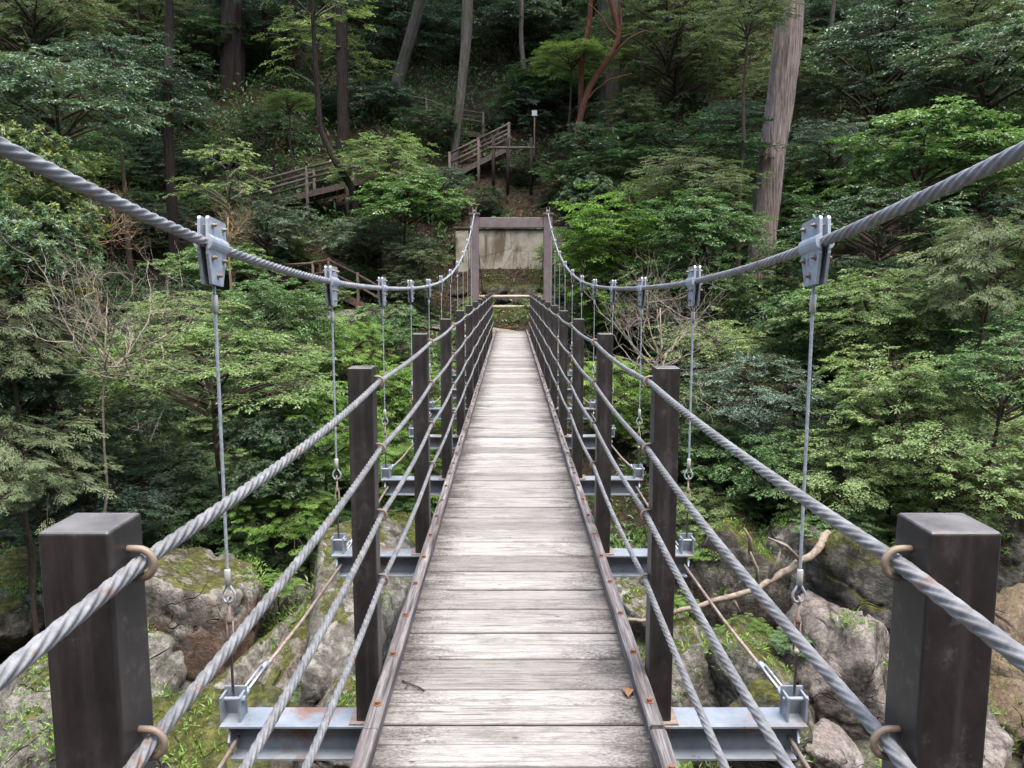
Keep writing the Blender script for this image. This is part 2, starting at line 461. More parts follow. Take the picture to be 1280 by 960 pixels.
# ------------------------------------------------------------------ terrain
PRO_Y = [-60, -30, -9, -2.6, -1.4, 2, 6, 12.5, 16, 18.5, 22, 26.4, 27.2, 29.6, 30.4, 33.4, 34.6, 42, 60, 120]
PRO_Z = [62, 34, 7.5, .1, -.6, -4.2, -5.6, -5.5, -4.9, -4.0, -2.5, -.75, -.5, -.1, .15, 1.3, 3.4, 8.8, 22.0, 62]  # slope behind the camera is unseen, steepened to keep sky light off the posts
_nz = np.vectorize(lambda x, y, s: noise.fractal((x * s, y * s, 3.7), 1.0, 2.0, 5))
def terr(x, y, detail=True):
    x = np.asarray(x, float); y = np.asarray(y, float)
    ax = np.abs(x)
    k = np.clip((y - 6) / 10, 0, 1)
    ya = y + k * np.clip(ax - 2.5, 0, None) * .17
    z = np.interp(ya, PRO_Y, PRO_Z)
    if detail:
        a = np.clip((ax - 1.5) / 3, 0.12, 1)
        z = z + a * (.55 * _nz(x, y, .22) + .22 * _nz(x + 40, y, .8))
    return z
_tc = {}
def tz(x, y):
    return float(terr(x, y))

def grid_axis(lo, hi, f_lo, f_hi, fine, coarse):
    a = [lo]
    while a[-1] < hi:
        a.append(a[-1] + (fine if f_lo <= a[-1] <= f_hi else coarse))
    return np.array(a)
gx = grid_axis(-75, 75, -24, 24, .4, 2.2); gy = grid_axis(-55, 115, 4, 52, .4, 2.2)
X, Y = np.meshgrid(gx, gy)
Z = terr(X, Y)
b = MB(); nx = len(gx); ny = len(gy)
i = np.arange(ny - 1)[:, None] * nx; j = np.arange(nx - 1)[None, :]
b.add(np.stack([X, Y, Z], -1).reshape(-1, 3), np.stack([i + j, i + j + 1, i + nx + j + 1, i + nx + j], -1).reshape(-1, 4))
tag(b.build('terrain', M['ground'], smooth=True), kind='structure')
b = MB(); b.add([(-75, 1.5, -5.75), (75, 1.5, -5.75), (75, 14, -5.75), (-75, 14, -5.75)], [(0, 1, 2, 3)])
tag(b.build('river_water', M['water']), kind='structure')

# path at the far end of the bridge
b = MB()
pc = [(0, 26.9), (0, 27.8), (-.3, 28.6), (-1.3, 29.2), (-3, 29.5), (-5, 29.6), (-7.5, 29.6)]
pc = np.array(pc); L = []
for q in range(len(pc)):
    t = pc[min(q + 1, len(pc) - 1)] - pc[max(q - 1, 0)]; t = t / np.linalg.norm(t); nn = np.array([-t[1], t[0]])
    for s_ in (-1, -.33, .33, 1):
        c = pc[q] + nn * s_ * .62
        L.append((c[0], c[1], max(tz(c[0], c[1]), -.35 if q < 2 else -9) + .05))
b.add(L, [(4*q+s_, 4*q+s_+1, 4*q+s_+5, 4*q+s_+4) for q in range(len(pc) - 1) for s_ in range(3)])
tag(b.build('path', M['path'], smooth=True), kind='structure')

# ------------------------------------------------------------------ the bridge
bridge = tag(empty('suspension_bridge'), 'long footbridge of pale planks hung from twisted steel cables, with dark posts and rope rails', 'bridge')
NB = 12
BY = [1.075 + 2.03 * q for q in range(NB)]
FACE = .545; PW = .096; PX = FACE + PW / 2
BEAM_TOP = -.145; POST_TOP = 1.31; HX = 1.155
ROPES = (1.25, .982, .714, .446)

# deck: every plank in one part (surface pattern), with one split plank edge
b = MB(); y = -2.2; pr = random.Random(3); JOINT = []
while y < 26.75:
    w = .262 + pr.uniform(-.004, .004)
    x0, x1 = -.535 + pr.uniform(-.004, .004), .535 + pr.uniform(-.004, .004)
    dz = pr.uniform(-.003, .002); tl = pr.uniform(-.002, .002); nseg = 16
    worn = abs(y - 3.80) < .14
    tt = pr.random()
    top = []
    xs = np.linspace(x0, x1, nseg + 1)
    hm = w * .5 + pr.uniform(-.012, .012); rows = [(0, -.006), (.006, 0), (hm - .0035, 0), (hm, -.004), (hm + .0035, -.0005), (w - .014, 0), (w - .008, -.006)]
    V = []
    for (dy, dzz) in rows:
        for x in xs:
            jig = .0016 * noise.noise((x * 6, y * 3.1 + dy * 9, 1.0))
            ww = dy
            if dy > .2 and worn and -.36 < x < .43:
                ww = dy - .014 - .009 * noise.noise((x * 11, 2.0, 0))
            V.append((x, y + ww + jig, dz + dzz + tl * x + .0015 * noise.noise((x * 3, y, 4))))
    for dy in (0, w - .008):
        for x in xs:
            ww = dy - (.016 if dy > .2 and worn and -.36 < x < .43 else 0)
            V.append((x, y + ww, -.045))
    m_ = nseg + 1; Fq = []; nr = len(rows)
    for r_ in range(nr - 1):
        for c in range(nseg): Fq.append((r_*m_+c, r_*m_+c+1, (r_+1)*m_+c+1, (r_+1)*m_+c))
    f0, b0 = nr*m_, (nr+1)*m_
    for c in range(nseg):
        Fq.append((f0+c, f0+c+1, c+1, c)); Fq.append(((nr-1)*m_+c, (nr-1)*m_+c+1, b0+c+1, b0+c)); Fq.append((b0+c, b0+c+1, f0+c+1, f0+c))
    Fq += [(f0, 0, (nr-1)*m_, b0), (m_-1, f0+m_-1, b0+m_-1, (nr-1)*m_+m_-1)]
    ta = tt; tb_ = min(max(tt + pr.uniform(-.3, .3), 0), 1); TT_ = [ta]*(4*m_) + [tb_]*(3*m_) + [ta]*m_ + [tb_]*m_
    jm = pr.choice((.35, .6, .8)); J_ = [1.0]*m_ + [0.0]*(2*m_) + [jm]*m_ + [0.0]*(2*m_) + [1.0]*(3*m_)
    b.add(V, Fq, 0, TT_); JOINT += J_
    y += w + .001
dk = b.build('plank_deck', M['deck'], bridge)
at = dk.data.attributes.new('joint', 'FLOAT', 'POINT'); at.data.foreach_set('value', np.array(JOINT, np.float32))

# kerb timbers in lengths, each length with its bolts
KX0, KX1 = .486, .543
bolt_mb = MB()
a6 = np.linspace(0, 2*np.pi, 7)[:6]
def hexbolt(mb, c, axis, r, h):
    """washer and hexagon head on a face"""
    ax = np.array(axis, float); ref = np.array([0, 0, 1.0]) if abs(ax[2]) < .9 else np.array([1.0, 0, 0])
    u = np.cross(ax, ref); u /= np.linalg.norm(u); w = np.cross(ax, u); c = np.array(c, float)
    for rr, h0, h1, n in ((r * 1.45, 0, h * .22, 12), (r, h * .22, h, 6)):
        an = np.arange(n) * 2 * np.pi / n
        ring = np.cos(an)[:, None] * u + np.sin(an)[:, None] * w
        v = np.vstack([c + ring * rr + ax * h0, c + ring * rr + ax * h1])
        f = [(q, (q + 1) % n, n + (q + 1) % n, n + q) for q in range(n)] + [tuple(range(n, 2 * n))]
        mb.add(v, f)
hexbolt(bolt_mb, (0, 0, 0), (0, 0, 1), .011, .014)
bolt_mesh = mesh_np('kerb_bolt', bolt_mb, M['bolt'])
def copy_mesh(name, me, parent, loc, rot=(0, 0, 0), scale=None):
    o = bpy.data.objects.new(name, me); link(o, parent); o.location = loc; o.rotation_euler = rot
    if scale: o.scale = scale
    return o
kr = random.Random(5)
for s in (-1, 1):
    y = -2.2 + (.0 if s < 0 else .05)
    ends = [-2.2, 2.68, 6.7, 10.75, 14.8, 18.85, 22.9, 26.75]
    for q in range(len(ends) - 1):
        y0, y1 = ends[q] + (.02 if s > 0 else 0), ends[q+1] - .006
        b = MB(); n = max(int((y1 - y0) / .25), 2)
        ys = np.linspace(y0, y1, n + 1); V = []; Fq = []
        lift = kr.uniform(0, .004)
        for yy in ys:
            wob = .003 * noise.noise((yy * .9, s * 5, 0)); e = .004 * noise.noise((yy * 2.3, s, 7))
            for (x, z) in ((KX0, .001), (KX1, .001), (KX1, .05), (KX1 - .006, .056), (KX0 + .007, .056 + e * .4), (KX0, .049 + e)):
                V.append((s * x + wob, yy, z + lift))
        for r_ in range(n):
            for c in range(6):
                a0, a1 = r_*6 + c, r_*6 + (c+1) % 6
                Fq.append((a0, a1, a1 + 6, a0 + 6) if s < 0 else (a1, a0, a0 + 6, a1 + 6))
        Fq += [tuple(range(6)), tuple(range(n*6, n*6+6))]
        b.add(V, Fq)
        ko = b.build('kerb_timber', M['kerb'], bridge)
        yy = y0 + .16
        while yy < y1 - .05 and yy < 17:
            copy_mesh('bolt', bolt_mesh, ko, (s * .515, yy, .056 + lift), (0, 0, kr.uniform(0, 1)))
            yy += .405 if yy < 14 else .81

# stringers, cross beams
for x in (-.40, .40):
    b = MB()
    for lo, hi in (((x - .035, -2.2, -.052), (x + .035, 26.7, -.046)), ((x - .004, -2.2, -.139), (x + .004, 26.7, -.052)), ((x - .035, -2.2, -.145), (x + .035, 26.7, -.139))):
        b.box(lo, hi)
    b.build('deck_stringer', M['beam'], bridge)

bm_ = MB(); hw = .075
bm_.box((-1.19, -hw, -.008), (1.19, hw, 0)); bm_.box((-1.15, -.004, -.138), (1.15, .004, -.008)); bm_.box((-1.15, -hw, -.146), (1.15, hw, -.138))
for x in (-.58, .58):
    bm_.box((x - .004, -hw + .004, -.138), (x + .004, -.004, -.008)); bm_.box((x - .004, .004, -.138), (x + .004, hw - .004, -.008))
beam_mesh = mesh_np('cross_beam', bm_, M['beam'])
bp = MB()   # end plate for the storm cable
bp.add([(0,-.05,-.02),(0,.05,-.02),(0,.075,-.07),(0,.05,-.125),(0,-.05,-.125),(0,-.075,-.07),
        (.008,-.05,-.02),(.008,.05,-.02),(.008,.075,-.07),(.008,.05,-.125),(.008,-.05,-.125),(.008,-.075,-.07)],
       [(5,4,3,2,1,0),(6,7,8,9,10,11)] + [(q,(q+1)%6,6+(q+1)%6,6+q) for q in range(6)])
hexbolt(bp, (.008, 0, -.07), (1, 0, 0), .014, .018)
plate_mesh = mesh_np('end_plate', bp, M['clamp'])
gs = MB(); gs.add([(0,0,0),(.17,0,0),(.17,.06,0),(.05,.17,0),(0,.17,0),(0,0,.006),(.17,0,.006),(.17,.06,.006),(.05,.17,.006),(0,.17,.006)],
                  [(4,3,2,1,0),(5,6,7,8,9)] + [(q,(q+1)%5,5+(q+1)%5,5+q) for q in range(5)])
gus_mesh = mesh_np('gusset_plate', gs, M['beam'])
for q, yb in enumerate(BY):
    o = copy_mesh('cross_beam', beam_mesh, bridge, (0, yb, BEAM_TOP))
    if q < 9:
        copy_mesh('end_plate', plate_mesh, o, (1.152, 0, 0)); copy_mesh('end_plate', plate_mesh, o, (-1.160, 0, 0), (0, 0, 0))
    if q < 5:
        copy_mesh('gusset_plate', gus_mesh, o, (.60, .078, -.10), (R(8), 0, 0)); copy_mesh('gusset_plate', gus_mesh, o, (-.60, .078, -.094), (R(-8), R(180), 0))
# flat bracing bars below the deck
for q in range(NB - 1):
    b = MB(); sgn = 1 if q % 2 else -1
    b.beam((-.62 * sgn, BY[q] + .12, BEAM_TOP - .105), (.62 * sgn, BY[q+1] - .12, BEAM_TOP - .105), .05, .008)
    b.build('brace_bar', M['beam'], bridge)

# railing posts with rings, base plate, bolts
pm = MB(); pm.box((-PW/2, -PW/2, 0), (PW/2, PW/2, POST_TOP - BEAM_TOP - .008))
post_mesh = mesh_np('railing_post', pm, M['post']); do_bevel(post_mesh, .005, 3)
um = MB(); th = np.linspace(-math.pi/2, math.pi/2, 13)
pts = [(-.012, 0, -.021)] + [(.0175 + .021 * math.cos(a) - .003, 0, .021 * math.sin(a)) for a in th] + [(-.012, 0, .021)]
um.tube(pts, .0056, 8, ref=(0, 1, 0)); ring_mesh = mesh_np('rope_ring', um, M['ubolt'], True)
fm = MB(); fm.box((-.075, -.066, 0), (.066, .066, .008))
foot_mesh = mesh_np('base_plate', fm, M['rod'])
fb = MB()
for (x, y) in ((-.064, -.052), (-.064, .052)): hexbolt(fb, (x, y, .008), (0, 0, 1), .011, .016)
fbolt = []
for (x, y) in ((-.062, -.053), (-.062, .053)):
    q = MB(); hexbolt(q, (0, 0, 0), (0, 0, 1), .0105, .016); fbolt.append(((x, y, .008), mesh_np('foot_bolt', q, M['bolt'])))
for q, yb in enumerate(BY):
    for s in (-1, 1):
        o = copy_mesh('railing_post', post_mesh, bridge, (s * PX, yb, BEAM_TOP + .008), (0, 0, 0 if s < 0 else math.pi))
        for z in ROPES:   # local +x looks inward on both sides
            copy_mesh('rope_ring', ring_mesh, o, (PW/2, 0, z - BEAM_TOP - .008), (0, 0, kr.uniform(-.06, .06)))
        copy_mesh('base_plate', foot_mesh, o, (0, 0, -.008))
        if q < 6:
            for (l_, m_) in fbolt: copy_mesh('foot_bolt', m_, o, (-l_[0] - .001 - .012 + .012, l_[1], 0))

# rope rails
for s in (-1, 1):
    for z in ROPES:
        yy = [-1.6]
        while yy[-1] < BY[-1] + .5:
            c = yy[-1]; yy.append(c + (.011 if c < 3.5 else .018 if c < 7 else .04))
        yy = np.array(yy)
        ph = ((yy - BY[0]) / 2.03) % 1.0
        amp = .012 + .006 * noise.noise((z * 5, s, 0))
        amps = np.array([amp + .008 * noise.noise((math.floor((c - BY[0]) / 2.03) * 1.7, z * 3, s)) for c in yy])
        zz = z - 4 * amps * ph * (1 - ph)
        xx = s * (FACE - .0155) - s * .006 * np.sin(ph * math.pi)
        b = MB(); v, f = rope(np.stack([xx + 0 * yy, yy, zz], -1), .0115, 6, .24, .29); b.add(v, f)
        b.build('rail_rope', M['rope'], bridge, smooth=True)

# main cables
CY = [-6, -4, -2, .0, 1.06, 1.85, 3.08, 5.11, 7.14, 9.17, 11.2, 13.23, 15.26, 17.29, 19.32, 21.35, 23.38, 25.6]
CZ = [1.95, 1.35, .92, .575, .425, .30, .142, .0, -.058, -.078, -.062, .0, .13, .335, .62, 1.0, 1.47, 2.14]
CZ = [1.64 + z for z in CZ]
def cubic(xs, ys, x):
    xs = np.array(xs); ys = np.array(ys); m = np.gradient(ys, xs)
    i = np.clip(np.searchsorted(xs, x) - 1, 0, len(xs) - 2)
    h = xs[i+1] - xs[i]; t = (x - xs[i]) / h
    return (2*t**3-3*t**2+1)*ys[i] + (t**3-2*t**2+t)*h*m[i] + (-2*t**3+3*t**2)*ys[i+1] + (t**3-t**2)*h*m[i+1]
def cable_z(y): return cubic(CY, CZ, np.asarray(y, float))
for s in (-1, 1):
    yy = [-5.5]
    while yy[-1] < 25.6:
        c = yy[-1]; yy.append(c + (.03 if c < 0 else .013 if c < 6 else .03))
    yy = np.append(np.array(yy), 25.62)
    zz = cable_z(np.clip(yy, None, 25.6))
    b = MB(); v, f = rope(np.stack([np.full(len(yy), s * HX), yy, zz], -1), .0205, 6, .38, .27); b.add(v, f)
    # back stay from the tower head to its anchorage
    b.build('main_cable', M['cable'], bridge, smooth=True)
    bs = np.stack([np.full(40, s * HX), np.linspace(25.62, 33.5, 40), np.linspace(1.64 + 2.14, .9, 40)], -1)
    b = MB(); b.tube(bs, .018, 8); b.build('back_stay', M['cable'], bridge, smooth=True)

# hangers
def clamp_plate_mesh(side):
    b = MB(); prof = [(-.058, -.155), (.058, -.155), (.066, -.13), (.092, -.045), (.092, .085), (.085, .095), (-.085, .095), (-.092, .085), (-.092, -.045), (-.066, -.13)]
    n = len(prof)
    v = [(side * .010, y, z) for y, z in prof] + [(side * .021, y, z) for y, z in prof]
    f = [tuple(range(n)), tuple(range(n, 2*n))] + [(q, (q+1) % n, n + (q+1) % n, n + q) for q in range(n)]
    b.add(v, f)
    # half-round groove that grips the cable
    an = np.linspace(-math.pi/2, math.pi/2, 9)
    ring = [(side * (.012 + .024 * math.cos(a)), .030 * math.sin(a)) for a in an]
    v = [(x, -.094, z) for x, z in ring] + [(x, .094, z) for x, z in ring]; m = len(ring)
    b.add(v, [(q, q+1, m+q+1, m+q) for q in range(m-1)] + [tuple(range(m)), tuple(range(2*m-1, m-1, -1))])
    me = mesh_np('clamp_plate', b, M['clamp']); return me
cp = {s: clamp_plate_mesh(s) for s in (-1, 1)}
cb = MB(); 
for sd in (-1, 1): hexbolt(cb, (sd * .021, 0, 0), (sd, 0, 0), .0085, .013)
cb.tube([(-.04, 0, 0), (.04, 0, 0)], .005, 8)
cbolt_mesh = mesh_np('clamp_bolt', cb, m_galv('stained_bolt', (.12,.085,.06), (.30,.26,.21), .2, .7, .35, 30, .2))
fr = MB(); fr.tube([(0,0,-.034),(0,0,-.031),(0,0,.031),(0,0,.034)], [.010,.0125,.0125,.010], 12); ferr_mesh = mesh_np('ferrule', fr, M['band'], True)
ey = MB()   # heart-shaped thimble
pts = [(0, .0,.042),(0,.010,.030),(0,.024,.005),(0,.026,-.012),(0,.016,-.030),(0,0,-.036),(0,-.016,-.030),(0,-.026,-.012),(0,-.024,.005),(0,-.010,.030),(0,0,.042)]
pts = [(p[1], p[0], p[2]) for p in pts]
ey.tube(pts, .0055, 8, ref=(0, 1, 0)); eye_mesh = mesh_np('thimble', ey, M['wire'], True)
tb = MB()   # turnbuckle: eye, two bars, threaded rod
tb.tube([( .011, 0, -.075), (.012, 0, -.20)], .0042, 6); tb.tube([(-.011, 0, -.075), (-.012, 0, -.20)], .0042, 6)
tb.tube([(0,0,0),(0,0,-.05),(0,0,-.062),(0,0,-.075),(0,0,-.085)], [.006,.006,.014,.014,.012], 8); tb.tube([(0,0,-.195),(0,0,-.205),(0,0,-.215),(0,0,-.22),(0,0,-.40)], [.012,.014,.014,.006,.006], 8)
an = np.linspace(0, 2*math.pi, 15); tb.tube([(0, .014*math.cos(a), .012 + .014*math.sin(a)) for a in an], .0045, 8, ref=(1, 0, 0))
turn_mesh = mesh_np('turnbuckle', tb, M['rod'], True)
hb = MB()
hb.box((-.045, .026, 0), (.045, .036, .12)); hb.box((-.042, -.045, 0), (-.033, .026, .105)); hb.box((.033, -.045, 0), (.042, .026, .105))
hb.tube([(-.05, -.01, .085), (.05, -.01, .085)], .009, 10)
hexbolt(hb, (.042, -.01, .085), (1, 0, 0), .012, .012)
brk_mesh = mesh_np('hanger_bracket', hb, M['beam'])
for q, yb in enumerate(BY):
    for s in (-1, 1):
        zc_ = float(cable_z(yb)); slope = float(cable_z(yb + .05) - cable_z(yb - .05)) / .1
        hang = empty('hanger', (s * HX, yb, BEAM_TOP), 0, bridge)
        z0 = zc_ - BEAM_TOP
        # wire
        n = int((z0 - .72) / (.010 if q < 3 else .03)); zs = np.linspace(z0 - .12, .61, max(n, 8))
        b = MB(); v, f = rope(np.stack([0*zs, 0*zs, zs], -1), .0072 if q < 6 else .009, 5, .09, .25, 3); b.add(v, f)
        b.build('hanger_wire', M['wire'], hang, smooth=True)
        tilt = math.atan(slope)
        for sd in (-1, 1): copy_mesh('clamp_plate', cp[sd], hang, (0, 0, z0), (tilt, 0, 0))
        if q < 6:
            ct, st_ = math.cos(tilt), math.sin(tilt)
            for (yy, z) in ((-.055, .066), (.055, .066), (-.055, -.056), (.055, -.056), (0, -.118)):
                copy_mesh('clamp_bolt', cbolt_mesh, hang, (0, yy*ct - z*st_, z0 + yy*st_ + z*ct), (tilt, 0, 0))
        copy_mesh('ferrule', ferr_mesh, hang, (0, 0, z0 - .225)); copy_mesh('ferrule', ferr_mesh, hang, (0, 0, .60))
        copy_mesh('thimble', eye_mesh, hang, (0, 0, .53)); copy_mesh('turnbuckle', turn_mesh, hang, (0, 0, .492))
        copy_mesh('hanger_bracket', brk_mesh, hang, (0, 0, 0))
# storm cables: a sagging wire past the beam ends, with short turnbuckled ties
for s in (-1, 1):
    for q in range(NB - 1):
        b = MB(); off = .012
        a = np.array([s * 1.16, BY[q] + .05, BEAM_TOP - .07 + .10 * (q % 2)]); c = np.array([s * 1.13, BY[q+1] - .03, BEAM_TOP - .07])
        b.tube([a, (a + c) / 2 - np.array([0, 0, .02]), c], .009, 8)
        o = b.build('storm_cable', M['rod'], bridge, smooth=True)
        if q < 5:
            t = (c - a) / np.linalg.norm(c - a)
            b = MB()
            for dx in (-.012, .012): b.tube([a + t * .12 + np.array([dx, 0, .012]), a + t * .36 + np.array([dx, 0, .012])], .005, 6)
            b.tube([a + t * .09, a + t * .13], .016, 8); b.tube([a + t * .35, a + t * .39], .016, 8)
            b.build('turnbuckle', M['clamp'], o, smooth=True)

# far tower
TY = 25.62; TT = 1.64 + 2.20
tow = empty('tower_portal', (0, TY, 0), 0, bridge)
for s in (-1, 1):
    b = MB(); b.box((s*HX - .13, -.15, -3.2), (s*HX + .13, .15, TT - .12))
    b.build('tower_column', M['tower'], tow, bevel=.015)
    b = MB(); b.box((s*HX - .17, -.19, TT - .12), (s*HX + .17, .19, TT - .07)); b.box((s*HX - .06, -.16, TT - .07), (s*HX - .035, .16, TT + .10)); b.box((s*HX + .035, -.16, TT - .07), (s*HX + .06, .16, TT + .10))
    b.tube([(s*HX - .034, 0, TT - .02), (s*HX + .034, 0, TT - .02)], .05, 14)
    b.build('cable_saddle', M['tower'], tow)
b = MB(); b.box((-HX + .13, -.11, 1.64 + 1.68), (HX - .13, .11, 1.64 + 1.99)); b.build('tower_beam', M['tower'], tow, bevel=.01)
b = MB(); b.box((-1.6, -.6 + 1.15, -3.0), (1.6, .6 + 1.1, -.15)); b.build('abutment', M['concrete'], tow, bevel=.03)

# ------------------------------------------------------------------ rocks
def make_rock(seed, sub=5, nplanes=13, rough=.05, flat=1.0):
    bm = bmesh.new(); bmesh.ops.create_icosphere(bm, subdivisions=sub, radius=1.0)
    r_ = np.random.default_rng(seed)
    N = r_.normal(size=(nplanes, 3)); N /= np.linalg.norm(N, axis=1)[:, None]
    D = r_.uniform(.55, .95, nplanes)
    V = np.array([v.co[:] for v in bm.verts]); 
    dots = V @ N.T
    rr = np.where(dots > .05, D / np.maximum(dots, .05), 9.0)
    p = 34.0
    rad = (np.sum(rr ** (-p), axis=1)) ** (-1 / p)
    rad = np.minimum(rad, 1.25)
    for v, d, ra in zip(bm.verts, V, rad):
        q = Vector(d) * ra
        n1 = noise.fractal(q * 2.0 + Vector((seed, 0, 0)), .75, 2.1, 8) * rough + abs(noise.noise(q * 4.5 + Vector((0, 0, seed)))) * rough * .5
        rd = abs(noise.noise(Vector((q.x * 1.2, q.y * 1.2, q.z * 2.4)) + Vector((0, seed * 1.3, 0)))); crack = -max(0, .06 - rd) * 1.6
        st = math.floor((q.z + .4 * q.x) * 4 + noise.noise(q * 1.5) * .8); crack += .03 * noise.noise((st * 7.7, seed, 0))
        v.co = q * (1 + n1 + crack)
    me = bpy.data.meshes.new('boulder'); bm.to_mesh(me); bm.free()
    for p_ in me.polygons: p_.use_smooth = True
    return me

def boulder(seed, px, py, d, wpx, hpx, dep, mat, label, rot=0.0, tilt=(0, 0), group=None, sub=5, rough=.06, name='boulder', planes=13):
    c = P(px, py, d); z = zc_of(c)
    w = wpx / F * z / 2; h = hpx / F * z / 2
    me = make_rock(seed, sub, planes, rough=rough); me.materials.append(ROCK[mat])
    o = bpy.data.objects.new(name, me); link(o)
    # bake the size so that the grain of the stone keeps one scale
    S = np.array([w, dep / 2, h]) * 1.12
    co = np.array([v.co[:] for v in me.vertices]) * S
    me.vertices.foreach_set('co', co.astype(np.float32).ravel()); me.update()
    o.location = c; o.rotation_euler = (tilt[0], tilt[1], rot)
    tag(o, label, 'boulder' if name == 'boulder' else 'rock', group)
    return o

boulder(1, 236, 775, 12.6, 190, 190, 3.0, 'rust', 'big lichen-whitened boulder with a rust-brown underside, left of the bridge', .2, (.0, R(-14)))
boulder(2, 80, 895, 11.4, 230, 170, 5.0, 'lichen', 'long pale mossy slab behind the front left railing post', -.38, (R(16), R(-24)), planes=9)
boulder(3, 285, 925, 11.2, 110, 140, 5.0, 'lichen', 'long tilted grey slab beneath the left hanger, streaked with moss', -.42, (R(14), R(-36)), planes=9)
boulder(4, 30, 760, 14.0, 190, 120, 3.5, 'dark', 'dark moss-covered rock at the left edge of the riverbed', .4)
boulder(5, 445, 800, 13.2, 130, 190, 5.0, 'lichen', 'large grey ledge of granite just left of the deck', -.3, (R(12), R(-26)), planes=9)
boulder(25, 375, 850, 12.0, 60, 120, 4.6, 'rust', 'narrow rust-stained slab between the grey ledges on the left', -.4, (R(14), R(-30)), planes=9)
boulder(6, 365, 790, 14.5, 90, 150, 2.6, 'mossy', 'long dark mossy rock between the grey slabs on the left', .1, (0, R(34)))
boulder(7, 340, 850, 12.2, 80, 60, 1.6, 'lichen', 'small pale rock wedged among the slabs on the left', .6)
boulder(8, 500, 670, 18.0, 110, 80, 3.0, 'mossy', 'yellowish mossy rock half hidden behind the left railing', .0)
boulder(9, 215, 940, 9.6, 230, 120, 2.2, 'dark', 'dark rock in the lower left corner below the railing', .3)
boulder(10, 1055, 850, 12.4, 122, 168, 2.4, 'pink', 'smooth pinkish granite boulder under the right hanger', -.15, (0, R(8)))
boulder(11, 1090, 735, 13.5, 190, 130, 2.6, 'moss', 'flat-topped rock thick with yellow-green moss beside the right front post', .1)
boulder(12, 1265, 700, 14.8, 150, 170, 3.0, 'moss', 'mossy rock face at the right edge of the photo', .2)
boulder(13, 1262, 850, 12.6, 150, 210, 2.4, 'wet', 'wet tan slab with water running over it, at the right edge', .1, (0, R(6)))
boulder(14, 1130, 870, 12.0, 110, 160, 2.4, 'lichen', 'grey granite block partly behind the right front post', .5)
boulder(15, 990, 740, 15.0, 110, 160, 3.0, 'mossy', 'mossy rock under the fallen branch on the right bank', .2)
boulder(16, 905, 730, 16.2, 110, 170, 3.0, 'dark', 'dark dripping cliff rock right of the bridge, green with moss', .3, planes=9)
boulder(17, 935, 840, 12.8, 120, 120, 2.6, 'mossy', 'moss-streaked rock between the deck and the right hanger', -.2)
boulder(18, 850, 840, 13.4, 110, 150, 2.6, 'lichen', 'broken reddish grey rock just right of the deck', .4)
boulder(19, 1030, 945, 10.4, 70, 50, 1.2, 'pink', 'small round grey stone at the foot of the pinkish boulder', .2)
boulder(20, 1190, 945, 10.6, 130, 80, 1.6, 'pink', 'pale flat stone in the lower right corner', .0)
boulder(21, 960, 920, 11.0, 130, 90, 2.0, 'dark', 'low dark rock under the right cross beam', .0)
boulder(22, 800, 760, 15.5, 80, 120, 2.4, 'lichen', 'pale rock seen between the right railing ropes', .2)
boulder(23, 420, 915, 10.8, 130, 120, 2.2, 'lichen', 'grey rock below the left cross beam', .3)
boulder(24, 1215, 790, 13.8, 60, 130, 1.8, 'pink', 'upright narrow granite slab behind the right front post', .3, (0, R(4)))
# loose stones in the riverbed
gr_ = random.Random(12); st_meshes = [make_rock(60 + q, 3, 12, .08) for q in range(6)]
for q in range(70):
    x = gr_.uniform(-10, 11); y = gr_.uniform(8.5, 18.0)
    if abs(x) < 1.0: continue
    s_ = gr_.uniform(.12, .42)
    key = gr_.choice(['lichen', 'pink', 'lichen', 'dark', 'mossy'])
    me = st_meshes[q % 6].copy(); me.materials.append(ROCK[key])
    o = bpy.data.objects.new('river_stone', me); link(o)
    o.scale = (s_ * 1.3, s_, s_ * .75); o.rotation_euler = (0, 0, gr_.uniform(0, 6)); o.location = (x, y, tz(x, y) + .3 * s_)
    tag(o, 'loose stone lying among the riverbed boulders', 'stone', 'loose stones of the riverbed')
# stones under the retaining wall
for q in range(16):
    x = gr_.uniform(-2.4, 2.4); y = gr_.uniform(30.8, 33.2); s_ = gr_.uniform(.22, .5)
    me = st_meshes[q % 6].copy(); me.materials.append(ROCK[gr_.choice(['dark', 'dark', 'mossy', 'dark'])])
    o = bpy.data.objects.new('stone', me); link(o); o.scale = (s_ * 1.4, s_, s_ * .8); o.rotation_euler = (0, 0, gr_.uniform(0, 6)); o.location = (x, y, tz(x, y) + .1)
    tag(o, 'dark stone piled below the concrete wall beyond the bridge', 'stone', 'stones below the concrete wall')

from mathutils.bvhtree import BVHTree
bv, bf = [], []
for o in list(COL.objects):
    if o.name.startswith('boulder') or o.name.startswith('river_stone') or o.name == 'terrain':
        mw = o.matrix_basis; n0 = len(bv)
        bv.extend([mw @ v.co for v in o.data.vertices]); bf.extend([[n0 + q for q in p_.vertices] for p_ in o.data.polygons])
tree = BVHTree.FromPolygons(bv, bf)
TUFTS = []
tr_ = random.Random(77)
for q in range(5200):
    x = tr_.uniform(-11, 12); y = tr_.uniform(8.5, 20)
    hit, nrm, _i, _d = tree.ray_cast(Vector((x, y, 6)), Vector((0, 0, -1)))
    if hit is None or nrm.z < .25: continue
    patch = noise.noise((x * .7, y * .7, 3.3)) + .25 * noise.noise((x * 2.5, y * 2.5, 0)) + (.35 if y > 15 else 0)
    if patch < .18: continue
    TUFTS.append((hit.x, hit.y, hit.z))

